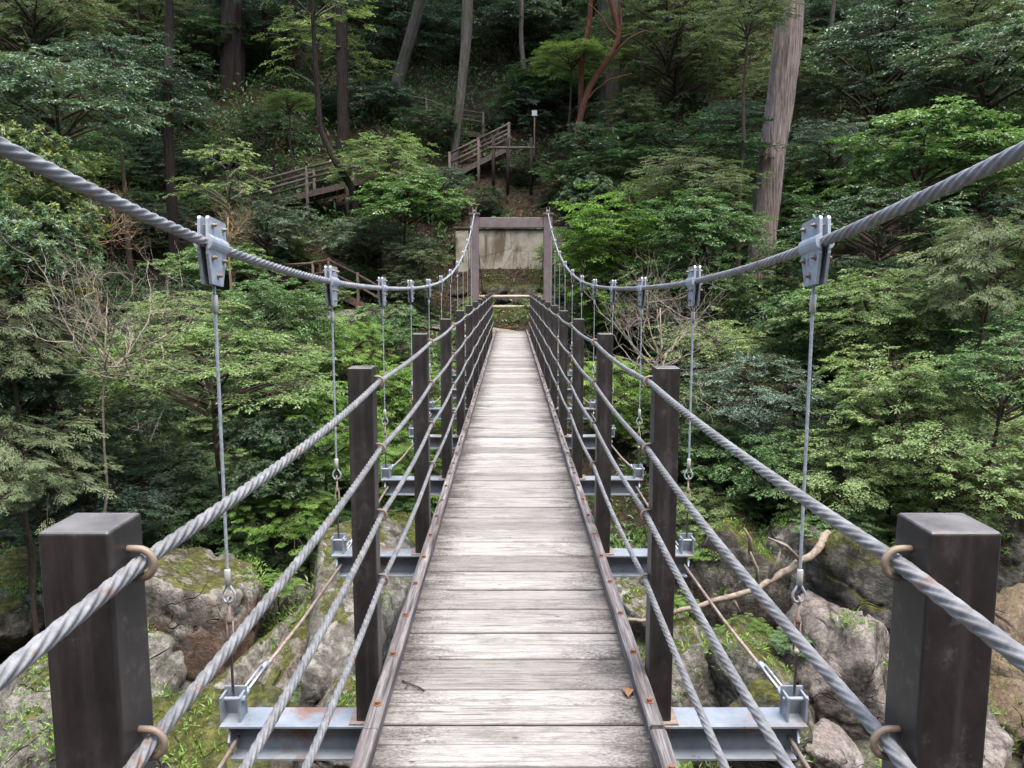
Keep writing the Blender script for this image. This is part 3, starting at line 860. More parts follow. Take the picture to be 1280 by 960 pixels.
# ------------------------------------------------------------------ wall, barrier, walkways
w = tag(empty('retaining_wall', (0, 33.9, 0)), 'stained pale concrete retaining wall framed by the far bridge tower', 'wall')
b = MB(); b.box((-1.78, 0, .6), (2.30, .45, 3.80)); b.build('wall_face', M['concrete'], w, bevel=.03)
b = MB(); b.box((-2.32, -.06, 1.3), (-1.785, .5, 3.72)); b.build('side_pier', M['concrete'], w, bevel=.03)
b = MB(); b.box((-2.4, -.1, 3.802), (2.36, .5, 3.90)); b.build('coping', ROCK['mossy'], w, bevel=.02)

w = tag(empty('timber_barrier', (0, 30.0, 0)), 'two-rail timber barrier across the path at the far end of the bridge', 'barrier')
for z in (1.08, .70):
    b = MB(); b.tube([(-1.35, 0, z), (.2, .01, z + .01), (1.15, 0, z)], .055, 10); b.build('rail', M['bench_rail'], w, smooth=True)
for x in (-1.25, 1.05):
    b = MB(); b.tube([(x, .09, -.3), (x, .09, 1.2)], .07, 10); b.build('post', M['timber'], w, smooth=True)

def walkway(name, label, pts, width, rail_h, mat, drop, post_step=1, lean=(0, 1), rails=(1.0, .55), r=.055):
    """boardwalk: pts are (x,y,z) of the front deck edge; back edge offset by lean*width"""
    pts = [np.array(p, float) for p in pts]; w = tag(empty(name, pts[0]), label, 'walkway'); o_ = pts[0]
    lean = np.array([lean[0], lean[1], 0.0]) * width
    for a, c in zip(pts[:-1], pts[1:]):
        b = MB(); n = max(2, int(np.linalg.norm(c - a) / .3))
        for q in range(n):
            p0 = a + (c - a) * (q + .04) / n - o_; p1 = a + (c - a) * (q + .96) / n - o_
            b.add([p0, p1, p1 + lean, p0 + lean, p0 - (0,0,.06), p1 - (0,0,.06), p1 + lean - (0,0,.06), p0 + lean - (0,0,.06)],
                  [(0,1,2,3),(7,6,5,4),(0,4,5,1),(1,5,6,2),(2,6,7,3),(3,7,4,0)], 0, random.random())
        b.build('boards', mat, w)
        for e in (0, 1):
            b = MB(); b.beam(a - o_ + lean * e - (0,0,.16), c - o_ + lean * e - (0,0,.16), .09, .2); b.build('side_beam', mat, w)
            for hgt in rails:
                b = MB(); b.tube([a - o_ + lean * e + (0,0,hgt * rail_h), c - o_ + lean * e + (0,0,hgt * rail_h)], r * .8, 8); b.build('rail', mat, w, smooth=True)
    for q, p in enumerate(pts):
        for e in (0, 1):
            b = MB(); b.tube([p - o_ + lean * e - (0,0,drop), p - o_ + lean * e + (0,0,rail_h * 1.08)], r, 8); b.build('post', mat, w, smooth=True)
    return w
def lower(p, dz): return np.array([p[0], p[1], p[2] - dz])
A = [lower(P(222, 255, 34.5), .95), lower(P(300, 233, 34.5), .95), lower(P(383, 210, 34.5), .95), lower(P(433, 198, 34.5), .95), lower(P(500, 182, 35), .95)]
walkway('timber_walkway', 'raised wooden walkway with grey rails climbing through the trees on the left', A, 1.3, .95, M['timber_pale'], 2.4, r=.07)
B_ = [lower(P(562, 192, 38.5), .95), lower(P(598, 174, 38.5), .95), lower(P(636, 155, 38.5), .95)]
walkway('timber_stair', 'wooden stair with rails climbing to the right above the concrete wall', B_, 1.3, .95, M['timber_pale'], 2.2, r=.07)
B2 = [lower(P(500, 118, 42), .95), lower(P(533, 124, 42), .95), lower(P(560, 135, 42), .95), lower(P(604, 142, 41.5), .95)]
walkway('timber_walkway', 'upper wooden walkway partly hidden in shade behind the stair', B2, 1.2, .95, M['timber_pale'], 2.0)
C_ = [lower(P(340, 332, 30.5), .95), lower(P(391, 329, 30.5), .95), lower(P(411, 325, 30.2), .95), lower(P(447, 343, 29.8), .95), lower(P(498, 372, 29.3), .95)]
walkway('timber_walkway', 'brown wooden landing and ramp behind the left main cable', C_, 1.2, .95, M['timber'], 2.6)
# small notice post and frame beside the stair
w = tag(empty('notice_post', P(668, 190, 38.3)), 'small white notice on a thin post in the dark trees above the wall', 'sign')
b = MB(); b.tube([(0, 0, -1.2), (0, 0, 1.9)], .035, 8); b.build('post', M['timber'], w, smooth=True)
b = MB(); b.box((-.12, -.05, 1.62), (.12, -.03, 1.86)); b.build('panel', m_simple('white_panel', (.5,.5,.48), (.6,.6,.58)), w, bevel=.004)
w = tag(empty('log_frame', P(632, 222, 37.0)), 'low dark log frame standing in shade above the wall', 'frame')
for x in (-.55, 0.1, 1.15):
    b = MB(); b.tube([(x, 0, -.8), (x, 0, 1.75)], .075, 8); b.build('post', BARK['dark'], w, smooth=True)
b = MB(); b.tube([(-.7, -.02, 1.3), (1.3, -.02, 1.3)], .06, 8); b.build('crosspiece', BARK['grey'], w, smooth=True)

# fallen branch on the right bank
pts = [P(778, 778, 13.0), P(830, 770, 12.9), P(890, 752, 12.9), P(945, 737, 12.9), P(985, 712, 13.0), P(1020, 690, 13.1), P(1036, 664, 13.4)]
w = tag(empty('fallen_branch', pts[0]), 'bare bleached branch fallen across the rocks on the right bank', 'branch'); o_ = pts[0]
tt = np.linspace(0, 6, 40); path = np.stack([np.interp(tt, range(7), [p[k] - o_[k] for p in pts]) for k in range(3)], -1)
path += np.array([[0, .05 * noise.noise((q * .5, 1, 0)), .05 * noise.noise((q * .4, 0, 0))] for q in range(40)])
b = MB(); b.tube(path, np.linspace(.03, .075, 40) * (1 + .25 * np.array([noise.noise((q * .8, 3, 0)) for q in range(40)])), 10); b.build('limb', M['twigwood'], w, smooth=True)
for (px0, py0, px1, py1) in ((948, 738, 938, 690), (938, 692, 930, 660), (960, 728, 975, 690), (905, 745, 925, 765), (1000, 700, 960, 672)):
    a = P(px0, py0, 12.95) - o_; c = P(px1, py1, 12.85) - o_
    b = MB(); b.tube([a, (a + c) / 2 + (.04, 0, .05), c], [.04, .03, .014], 7); b.build('side_branch', M['twigwood'], w, smooth=True)

# ------------------------------------------------------------------ foliage
def unit(v): return v / (np.linalg.norm(v, axis=-1, keepdims=True) + 1e-9)

def leaves(mb, pos, dirv, nrm, ln, wd, tint, fold=.25, mi=1):
    """two-triangle leaves folded along the midrib; arrays in"""
    n = len(pos); d = unit(dirv); s = unit(np.cross(d, nrm)); u = np.cross(s, d)
    ln = np.broadcast_to(ln, (n,))[:, None]; wd = np.broadcast_to(wd, (n,))[:, None]
    mid = pos + d * ln * .45
    v = np.stack([pos, mid + s * wd * .5 + u * wd * fold, pos + d * ln - u * ln * .08, mid - s * wd * .5 + u * wd * fold], 1).reshape(-1, 3)
    k = np.arange(n)[:, None] * 4
    f = np.concatenate([k + np.array([[0, 1, 2]]), k + np.array([[0, 2, 3]])], 0)
    mb.add(v, [f], mi, np.repeat(np.clip(tint, 0, 1), 4))

def crown_mesh(name, seed, leafmat, bark, kind='broad', hz=.75, ncl=14, per=11, flat=.35, leaf=(.055, .028), droop=.15, twig_n=7, leaf_n=9, sprayL=.30, base=-.55, low=-.45, lift=.2):
    """unit crown (radius 1 in x,y; +-hz in z); foliage set in clumps along limbs"""
    g = np.random.default_rng(seed); mb = MB()
    # clump centres: spread over the crown, outer ones favoured
    cl = []; tries = 0
    while len(cl) < ncl and tries < 4000:
        tries += 1
        d = unit(g.normal(size=3)); 
        if d[2] < low: continue
        r = g.uniform(.45, .86) ** .6
        c = d * np.array([1, 1, hz]) * r * np.array([1, 1, .95])
        if all(np.linalg.norm((c - q) / np.array([1, 1, .75])) > .26 for q in cl) or tries > 3000: cl.append(c)
    cl.append(np.array([g.uniform(-.1, .1), g.uniform(-.1, .1), hz * .72]))
    axis0 = np.array([0, 0, base * hz / .75])
    LP, LD, LN, LL, LW, LT = [], [], [], [], [], []
    for ci, c in enumerate(cl):
        # limb from the stem to the clump
        za = max(axis0[2], c[2] - (.35 + .3 * g.random()) * math.hypot(c[0], c[1]))
        a = np.array([c[0] * .06, c[1] * .06, min(za, hz * .5)])
        m1 = a + (c - a) * .5 + np.array([g.normal() * .04, g.normal() * .04, lift * .25])
        tt = np.linspace(0, 1, 7)[:, None]
        path = a * (1 - tt) ** 2 + 2 * m1 * tt * (1 - tt) + c * tt ** 2
        mb.tube(path, np.linspace(.024, .008, 7), 5, 0, .5, cap=False)
        ctint = g.uniform(0, .35)
        cs = g.uniform(.6, 1.3)
        for k in range(per):
            off = g.normal(size=3) * np.array([.20, .20, .20 * flat]) * cs
            s0 = c + off * .35
            out = unit(np.array([c[0] * .8, c[1] * .8, 0]) + np.append(unit(off[:2]) * .55, 0) + g.normal(size=3) * .2)
            out[2] = -droop + g.normal() * .18 * (flat + .2) + off[2] * .8
            out = unit(out); p0 = c + off
            Ls = sprayL * g.uniform(.6, 1.15) * cs
            p1 = p0 + out * Ls + np.array([0, 0, -droop * Ls * .4])
            mb.tube(np.stack([s0, p0, (p0 + p1) / 2 + (0, 0, .015), p1]), [.006, .005, .0035, .0018], 3, 0, .5, cap=False)
            side = unit(np.cross(out, np.array([0, 0, 1.0]))); stint = ctint + g.uniform(0, .3)
            upn = unit(np.cross(side, out))
            if kind in ('broad', 'feather', 'pad'):
                for j in range(twig_n):
                    u = (j + 1) / twig_n; sg = 1 if j % 2 else -1
                    q0 = p0 + (p1 - p0) * u
                    tl = Ls * (.62 * (1 - u) + .22) * g.uniform(.7, 1.2)
                    td = unit(out * (.75 if kind != 'feather' else 1.0) + side * sg * (.85 if j < twig_n - 1 else .1) + np.array([0, 0, g.normal() * .16 - droop * .4]))
                    n_ = leaf_n
                    s_ = np.linspace(.12, 1, n_)[:, None]
                    pos = q0 + td * tl * s_ + np.array([0, 0, -1.0]) * (droop * tl * .5) * s_ ** 2
                    pos = pos + g.normal(size=(n_, 3)) * .006
                    alt = np.where(np.arange(n_) % 2 == 0, 1, -1)[:, None]
                    ts = unit(np.cross(td, upn))
                    ang = .9 if kind != 'feather' else .55
                    d = td + ts * alt * ang + g.normal(size=(n_, 3)) * (.28 if kind != 'feather' else .15)
                    nn = np.array([0, 0, 1.0]) + upn * .5 + g.normal(size=(n_, 3)) * (.6 if kind == 'broad' else .38)
                    LP.append(pos); LD.append(d); LN.append(nn)
                    LL.append(leaf[0] * g.uniform(.65, 1.2, n_)); LW.append(leaf[1] * g.uniform(.7, 1.15, n_))
                    LT.append(stint + g.uniform(0, .5, n_) ** 1.3 + .12 * u)
            elif kind == 'whorl':
                for j in range(twig_n):
                    u = g.uniform(.3, 1.0); q0 = p0 + (p1 - p0) * u + g.normal(size=3) * np.array([.055, .055, .05])
                    ax = unit(np.array([out[0] * .35, out[1] * .35, .9]) + g.normal(size=3) * .22)
                    mb.tube(np.stack([p0 + (p1 - p0) * max(u - .35, 0), q0]), [.0035, .0025], 3, 0, .5, cap=False)
                    n_ = leaf_n; an = np.arange(n_) * 2.4 + g.uniform(0, 6)
                    e1 = unit(np.cross(ax, [1, .2, 0])); e2 = np.cross(ax, e1)
                    rad = np.cos(an)[:, None] * e1 + np.sin(an)[:, None] * e2
                    d = rad + ax * (g.uniform(-.25, .55, n_))[:, None]
                    LP.append(q0 + rad * .006); LD.append(d); LN.append(np.broadcast_to(ax, (n_, 3)) + g.normal(size=(n_, 3)) * .15)
                    LL.append(leaf[0] * g.uniform(.7, 1.15, n_)); LW.append(leaf[1] * g.uniform(.8, 1.1, n_)); LT.append(stint + g.uniform(0, .25, n_))
                    k2 = 4; an = np.arange(k2) * 1.6 + g.uniform(0, 6); rad = np.cos(an)[:, None] * e1 + np.sin(an)[:, None] * e2
                    LP.append(q0 + ax * .012 + rad * .002); LD.append(rad * .5 + ax); LN.append(rad - ax * .3)
                    LL.append(np.full(k2, leaf[0] * .5)); LW.append(np.full(k2, leaf[1] * .8)); LT.append(np.full(k2, .98 if g.random() < .6 else .5))
    leaves(mb, np.concatenate(LP), np.concatenate(LD), np.concatenate(LN), np.concatenate(LL), np.concatenate(LW), np.concatenate(LT))
    return mesh_np(name, mb, [BARK[bark], LEAF[leafmat]])

def bare_mesh(name, seed, bark, n=26, depth=3):
    g = np.random.default_rng(seed); mb = MB()
    def grow(p, d, L, r, lv):
        k = 6; pts = [p]; dd = d.copy()
        for q in range(k):
            dd = unit(dd + g.normal(size=3) * .2 + np.array([0, 0, .05])); pts.append(pts[-1] + dd * L / k)
        mb.tube(np.array(pts), np.linspace(r, r * .45, k + 1), 5 if lv < 2 else 3, 0, .5, cap=False)
        if lv < depth:
            for q in range(g.integers(3, 6)):
                i_ = g.integers(2, k + 1)
                nd = unit(dd + g.normal(size=3) * .75)
                grow(pts[i_], nd, L * g.uniform(.45, .75), r * .5, lv + 1)
    for q in range(n):
        a = g.uniform(0, 2 * np.pi); e = g.uniform(-.1, .95)
        grow(np.array([0, 0, -.55]) + g.normal(size=3) * .05, np.array([math.cos(a) * math.cos(e), math.sin(a) * math.cos(e), math.sin(e)]), g.uniform(.55, .95), .0085, 1)
    return mesh_np(name, mb, [BARK[bark]])

SPEC = {
 'dark1': ('dark', 'twig', 'broad', .85, 22, 12, .5, {}),
 'dark2': ('dark', 'twig', 'pad', .70, 22, 12, .32, dict(droop=.1)),
 'blue1': ('blue', 'twig', 'broad', .80, 22, 12, .5, dict(leaf=(.045, .024))),
 'blue2': ('blue', 'twig', 'pad', .65, 22, 12, .34, {}),
 'mid1': ('mid', 'twig', 'broad', .85, 24, 12, .55, {}),
 'mid2': ('mid', 'twig', 'pad', .70, 22, 12, .36, dict(leaf=(.07, .034))),
 'fresh1': ('fresh', 'twig', 'pad', .62, 20, 14, .2, dict(leaf=(.042, .022), droop=.06, leaf_n=11, sprayL=.34)),
 'fresh2': ('fresh', 'twig', 'broad', .8, 22, 12, .5, dict(leaf=(.048, .026))),
 'olive1': ('olive', 'twig', 'feather', 1.0, 26, 13, .6, dict(leaf=(.06, .014), droop=.3, twig_n=9, leaf_n=11)),
 'olive2': ('olive', 'twig', 'broad', .75, 22, 12, .45, dict(leaf=(.04, .02), leaf_n=11)),
 'bright1': ('bright', 'twig', 'feather', 1.0, 24, 12, .65, dict(leaf=(.055, .013), droop=.22, twig_n=10, leaf_n=12)),
 'bright2': ('bright', 'twig', 'broad', .85, 22, 12, .5, dict(leaf=(.062, .03))),
 'rhodo1': ('rhodo', 'twig', 'whorl', .8, 20, 10, .7, dict(leaf=(.115, .030), twig_n=5, leaf_n=11)),
 'rhodo2': ('yellow', 'twig', 'whorl', .75, 18, 10, .6, dict(leaf=(.105, .028), twig_n=5, leaf_n=10)),
 'sparse1': ('fresh', 'grey', 'pad', .85, 12, 7, .3, dict(leaf=(.05, .027), twig_n=6, leaf_n=7)),
 'sparse2': ('blue', 'twig', 'pad', .8, 13, 8, .3, dict(twig_n=6, leaf_n=8)),
 'canopy': ('dark', 'dark', 'broad', .8, 26, 10, .5, dict(leaf=(.075, .04))),
 'canopy_cedar': ('olive', 'dark', 'feather', 1.3, 30, 10, .6, dict(leaf=(.09, .03), droop=.3)),
}
VAR = {}
for q, (key, sp_) in enumerate(SPEC.items()):
    nv = 1 if key in ('rhodo2', 'sparse1', 'sparse2', 'canopy', 'canopy_cedar') else 3 if key in ('dark1', 'blue1', 'mid1', 'mid2') else 2
    VAR[key] = [crown_mesh('crown_' + key.rstrip('12'), 100 + q * 7 + v_, *sp_[:7], **sp_[7]) for v_ in range(nv)]
for q, key in enumerate(('bare1', 'bare2')): VAR[key] = [bare_mesh('crown_bare', 31 + q, ('pale', 'tan')[q], 14, 4)]
PROTO = {k_: v_[0] for k_, v_ in VAR.items()}
PHZ = {'dark1': .85, 'dark2': .7, 'blue1': .8, 'blue2': .65, 'mid1': .85, 'mid2': .65, 'fresh1': .62, 'fresh2': .8, 'olive1': 1., 'olive2': .75, 'bright1': 1., 'bright2': .85, 'rhodo1': .8, 'rhodo2': .75, 'sparse1': .85, 'sparse2': .8, 'canopy': .8, 'canopy_cedar': 1.3, 'bare1': .6, 'bare2': .6}
print({k: len(m.polygons) for k, m in PROTO.items()})

def plant(proto, c, rad, label, name, cat, group=None, vs=1.0, bark='twig', ground=None, tr=None, lean=0.0):
    """one plant: an Empty where it grows > trunk (own mesh), crown (copy)"""
    c = np.array(c, float); hz = PHZ[proto]
    x0 = c[0] + random.uniform(-.2, .2) * rad - lean; y0 = c[1] + random.uniform(0, .25) * rad
    g = tz(x0, y0) - .1 if ground is None else ground
    zb = c[2] - .55 * hz / .75 * rad * vs
    if g > zb - .05: g = zb - .25
    root = tag(empty(name, (x0, y0, g)), label, cat, group)
    top = np.array([c[0] - x0, c[1] - y0, c[2] - g + .15 * rad * vs * hz]); n = 9
    t = np.linspace(0, 1, n)[:, None]; H = top[2]
    path = t * top + np.array([[.06 * H ** .7 * noise.noise((x0 + q * .45, y0, 1)) * math.sin(q / (n - 1) * math.pi), .06 * H ** .7 * noise.noise((x0, y0 + q * .45, 5)) * math.sin(q / (n - 1) * math.pi), 0] for q in range(n)])
    r0 = tr if tr else .022 * rad + .012 * H ** .8
    b = MB(); b.tube(path, np.linspace(r0, r0 * .35, n), 8)
    b.build('trunk', BARK[bark], root, smooth=True)
    o = bpy.data.objects.new('crown', random.choice(VAR[proto])); link(o, root)
    o.location = tuple(c - np.array([x0, y0, g])); o.scale = (rad, rad * random.uniform(.9, 1.1), rad * vs)
    o.rotation_euler = (0, 0, random.uniform(0, 6.28))
    if cat in ('bush', 'shrub') and not proto.startswith('bare'):
        z = c[2] - 1.0 * rad * vs; k = 0
        while z > g + .1 and k < 3:     # lower tiers of leaves down the stem
            e = bpy.data.objects.new('lower_crown', random.choice(VAR[proto])); link(e, root); a = random.uniform(0, 6.28)
            rr = rad * random.uniform(.7, .95)
            e.location = (c[0] - x0 + .3 * rad * math.cos(a), c[1] - y0 + .3 * rad * math.sin(a), z - g); e.scale = (rr, rr, rr * vs); e.rotation_euler = (0, 0, a * 2)
            z -= 1.1 * rad * vs; k += 1
    return root

NAMED = []
def shown(px, py, d, rpx, proto, label, name='shrub', cat='shrub', vs=1.0, bark='twig', group=None, tr=None, lean=0.0, ground=None):
    NAMED.append((px, py, d, rpx)); c = P(px, py, d); return plant(proto, c, rpx / F * zc_of(c), label, name, cat, group, vs, bark, tr=tr, lean=lean)

# --- plants one can point at, from the photograph
S = shown
S(72, 140, 24, 105, 'blue2', 'greyish blue-green layered tree in the upper left corner', 'broadleaf_tree', 'tree')
S(145, 112, 29, 92, 'blue1', 'large dark blue-green tree left of the thick dark trunk', 'broadleaf_tree', 'tree')
S(40, 30, 40, 90, 'olive2', 'olive-green crown filling the top left corner', 'broadleaf_tree', 'tree')
S(40, 215, 15, 66, 'rhodo2', 'shrub with yellow tips just under the left main cable', 'rhododendron', 'shrub')
S(35, 320, 14, 75, 'rhodo1', 'long-leaved shrub at the left edge beside the bare pale shrub', 'rhododendron', 'shrub')
S(135, 390, 13.0, 140, 'bare1', 'leafless shrub with pale tangled twigs on the left', 'bare_shrub', 'shrub', bark='pale', tr=.035, lean=.7)
S(110, 270, 17, 62, 'bare2', 'tan leafless twigs behind the left main cable', 'bare_shrub', 'shrub', bark='tan')
S(285, 225, 29, 58, 'sparse1', 'light green layered sapling below the thick dark trunk', 'sapling', 'tree', vs=1.1)
S(285, 275, 22, 40, 'bare2', 'thin tan twigs just behind the left front clamp', 'bare_shrub', 'shrub', bark='tan')
S(262, 470, 15.2, 122, 'fresh1', 'spreading yellow-green tree with flat sprays behind the left front hanger wire', 'layered_tree', 'tree', vs=.9)
S(335, 545, 14.8, 46, 'rhodo1', 'glossy long-leaved shrub under the yellow-green tree', 'rhododendron', 'shrub')
S(12, 430, 13, 70, 'olive1', 'feathery olive conifer at the left edge above the front post', 'conifer', 'tree', vs=1.2)
S(22, 590, 12.5, 75, 'olive1', 'feathery olive bush low at the left edge beside the front post', 'conifer', 'tree')
S(115, 520, 16.5, 90, 'dark1', 'very dark bush between the left edge and the yellow-green tree', 'evergreen_bush', 'bush')
S(105, 630, 14.5, 90, 'blue1', 'dark blue-green bush right above the front left post', 'evergreen_bush', 'bush')
S(200, 600, 16.5, 70, 'dark2', 'dark evergreen bush beneath the yellow-green tree', 'evergreen_bush', 'bush')
S(225, 400, 19, 55, 'fresh2', 'small fresh green shrub left of the front hanger wire', 'shrub', 'shrub')
S(330, 400, 21, 70, 'mid1', 'green bush below the left main cable between the first two clamps', 'evergreen_bush', 'bush')
S(408, 548, 15.6, 70, 'bright1', 'bright feathery conifer left of the second railing post', 'young_conifer', 'tree')
S(345, 640, 14.6, 58, 'bright1', 'bright ferny bush above the big rusty boulder', 'young_conifer', 'tree', vs=.8)
S(245, 650, 15.8, 55, 'mid2', 'mid green bush directly behind the front left post', 'evergreen_bush', 'bush')
S(440, 440, 22, 48, 'bright1', 'young bright green conifer behind the second left hanger', 'young_conifer', 'tree', vs=1.2)
S(485, 420, 24, 52, 'mid1', 'green bush between the second and third left hangers', 'evergreen_bush', 'bush')
S(505, 490, 20, 52, 'bright2', 'bright green bush below the left railing halfway along', 'evergreen_bush', 'bush')
S(470, 570, 18.5, 52, 'bright1', 'bright feathery bush seen between the left railing posts', 'young_conifer', 'tree', vs=.8)
S(482, 205, 33, 52, 'fresh2', 'fresh green rounded tree below the grey-trunked tree', 'broadleaf_tree', 'tree')
S(508, 252, 30, 54, 'mid2', 'layered green tree left of the far tower', 'layered_tree', 'tree')
S(458, 296, 31, 46, 'blue2', 'small grey-green tree under the left walkway', 'broadleaf_tree', 'tree')
S(528, 325, 29.5, 34, 'olive2', 'olive shrub beside the left column of the far tower', 'shrub', 'shrub')
S(332, 285, 31, 52, 'blue2', 'blue-green bush in front of the left walkway', 'evergreen_bush', 'bush')
S(268, 335, 24, 48, 'mid2', 'layered green shrub right of the left front clamp', 'shrub', 'shrub')
S(395, 75, 42, 70, 'sparse1', 'thin light green tree with a pale slender stem near the top', 'slender_tree', 'tree', bark='grey')
S(360, 130, 36, 30, 'fresh1', 'small bright spray of leaves beside the slender tree', 'sapling', 'tree')
S(640, 50, 52, 85, 'blue2', 'dim grey-green tree at the top centre behind the pale trunk', 'broadleaf_tree', 'tree')
S(500, 60, 50, 80, 'blue1', 'dim blue-green tree between the two leaning trunks at the top', 'broadleaf_tree', 'tree')
S(715, 75, 38, 50, 'fresh1', 'flat light green sprays crossing the red-brown tree', 'layered_tree', 'tree', vs=.6)
S(835, 45, 40, 82, 'olive2', 'yellowish green tree right of the red-brown tree at the top', 'broadleaf_tree', 'tree')
S(655, 150, 44, 58, 'blue1', 'dark bush at the top of the wooden stair', 'evergreen_bush', 'bush')
S(845, 190, 30, 92, 'dark2', 'wide dark green tree in flat layers left of the big pale trunk', 'layered_tree', 'tree', vs=.6)
S(865, 228, 26, 62, 'olive2', 'pale olive tree below the dark layered one, left of the pale trunk', 'broadleaf_tree', 'tree', vs=.8)
S(790, 290, 27, 74, 'bright2', 'dense bright green bush right of the far tower', 'evergreen_bush', 'bush')
S(880, 290, 24.5, 66, 'mid1', 'dense green bush left of the foot of the pale trunk', 'evergreen_bush', 'bush')
S(745, 330, 27.5, 36, 'bright2', 'bright green bush beside the right column of the far tower', 'evergreen_bush', 'bush')
S(825, 395, 18.5, 115, 'bare1', 'leafless pale branching shrub behind the third right hanger', 'bare_shrub', 'shrub', bark='pale', tr=.04, lean=-.5)
S(760, 480, 21, 46, 'bright2', 'bright green bush behind the right railing halfway along', 'evergreen_bush', 'bush')
S(900, 440, 20.5, 60, 'fresh2', 'fresh green bush between the two front right hangers', 'shrub', 'shrub')
S(1150, 195, 26, 92, 'mid2', 'light leafy tree above the right main cable', 'broadleaf_tree', 'tree')
S(1100, 285, 23, 80, 'dark2', 'dark layered bush just below the right main cable', 'evergreen_bush', 'bush')
S(1100, 90, 40, 110, 'blue1', 'broad dark tree right of the big pale trunk', 'broadleaf_tree', 'tree')
S(935, 20, 27.5, 48, 'olive2', 'olive sprays hanging across the top of the big pale trunk', 'broadleaf_tree', 'tree')
S(1235, 90, 34, 95, 'blue2', 'grey-green tree in the upper right corner', 'broadleaf_tree', 'tree')
S(1215, 20, 36, 50, 'olive2', 'small olive tree touching the top right corner', 'broadleaf_tree', 'tree')
S(1085, 385, 18.5, 74, 'fresh2', 'yellow-green bush right of the front right hanger', 'shrub', 'shrub')
S(1010, 395, 19.5, 55, 'mid2', 'leafy green bush directly behind the front right clamp', 'evergreen_bush', 'bush')
S(945, 490, 18, 72, 'blue1', 'rounded blue-green bush left of the front right hanger wire', 'evergreen_bush', 'bush')
S(1120, 505, 15.8, 92, 'fresh2', 'large pale green spreading bush on the right slope', 'shrub', 'shrub')
S(1235, 350, 17, 80, 'olive1', 'grey-green feathery tree at the right edge under the cable', 'conifer', 'tree', vs=1.1)
S(1255, 480, 14.5, 76, 'mid1', 'mid green leafy tree at the right edge above the front post', 'broadleaf_tree', 'tree')
S(1195, 590, 14.2, 82, 'fresh2', 'pale bush directly behind the right front post', 'shrub', 'shrub')
S(1060, 590, 15.4, 72, 'fresh2', 'fresh yellow-green bush left of the right front post', 'shrub', 'shrub')
S(975, 585, 16.6, 66, 'mid1', 'green bush above the mossy rocks right of the bridge', 'evergreen_bush', 'bush')
S(890, 560, 18.2, 58, 'mid2', 'leafy bush beyond the second right hanger, above the beams', 'evergreen_bush', 'bush')
S(870, 640, 16.4, 42, 'fresh2', 'light green shrub hanging over the dark cliff rock', 'shrub', 'shrub')
S(1040, 655, 14.6, 40, 'mid2', 'low leafy bush on top of the mossy right-hand rock', 'evergreen_bush', 'bush', vs=.7)
S(1180, 420, 19, 80, 'mid1', 'deep green bush between the yellow-green bush and the right edge', 'evergreen_bush', 'bush')
S(600, 385, 28.2, 20, 'bright1', 'small green bush at the left end of the timber barrier', 'shrub', 'shrub')
S(672, 385, 28.0, 22, 'fresh2', 'small fresh bush at the right end of the timber barrier', 'shrub', 'shrub')
S(690, 320, 32.5, 22, 'fresh2', 'little green shrub growing against the concrete wall', 'shrub', 'shrub')

S(735, 178, 36, 34, 'dark1', 'dark bush hiding the foot of the red-brown tree', 'evergreen_bush', 'bush')
S(700, 225, 36.5, 30, 'mid1', 'green bush on the leaf-strewn slope right above the tower beam', 'evergreen_bush', 'bush')
S(548, 228, 36, 34, 'blue2', 'grey-green shrub left of the tower on the leaf-strewn slope', 'shrub', 'shrub')
S(610, 245, 36.2, 17, 'dark1', 'little dark bush in the middle of the leaf-strewn slope', 'evergreen_bush', 'bush')
S(655, 205, 38.4, 22, 'dark2', 'low dark bush beside the log frame', 'evergreen_bush', 'bush')
S(535, 160, 40, 40, 'dark2', 'dark layered bush left of the wooden stair', 'evergreen_bush', 'bush')
S(460, 130, 43, 55, 'blue2', 'dim layered tree between the slim dark trunk and the stair', 'layered_tree', 'tree')
S(340, 165, 40, 50, 'dark2', 'dark layered tree above the left walkway', 'layered_tree', 'tree')
S(215, 212, 36, 45, 'dark1', 'near-black bush below the thick dark trunk', 'evergreen_bush', 'bush')
for q, (px, py, d, r_, lb) in enumerate((
    (300, 690, 14.2, 26, 'fern tuft on top of the big rusty boulder'), (345, 735, 13.4, 30, 'bright fern tuft between the boulder and the grey slabs'),
    (385, 700, 15.0, 30, 'fern tuft growing down between the mossy rocks on the left'), (395, 860, 11.0, 24, 'fern tuft in a crack left of the second post'),
    (270, 830, 11.8, 22, 'fern tuft beneath the rusty boulder'), (160, 700, 14.4, 34, 'fern tuft beside the dark moss-covered rock'),
    (1000, 800, 12.6, 28, 'fern tuft left of the pinkish boulder'), (930, 790, 13.4, 30, 'fern tuft under the fallen branch'),
    (880, 690, 15.6, 28, 'fern tuft hanging from the dark cliff rock'), (975, 895, 11.0, 24, 'fern tuft beside the right cross beam'),
    (845, 760, 14.2, 26, 'fern tuft next to the broken reddish rock'), (1160, 680, 14.0, 30, 'fern tuft on the mossy rock behind the right post'),
    (500, 640, 18.2, 30, 'fern tuft on the yellowish mossy rock'), (520, 610, 19.0, 34, 'fern tuft below the left beams'))):
    S(px, py, d, r_, 'bright1' if q % 3 else 'mid2', lb, 'fern', 'fern', vs=.7, ground=None)

S(978, 332, 26.5, 34, 'mid1', 'green bush hiding the foot of the big pale trunk', 'evergreen_bush', 'bush')
S(915, 150, 33, 40, 'blue2', 'dim grey-green layered tree just left of the big pale trunk', 'layered_tree', 'tree')
S(1040, 190, 33, 58, 'blue1', 'dim blue-green tree just right of the big pale trunk', 'broadleaf_tree', 'tree')
S(690, 110, 44, 60, 'mid2', 'soft green tree behind the foot of the twisted red-brown tree', 'broadleaf_tree', 'tree')

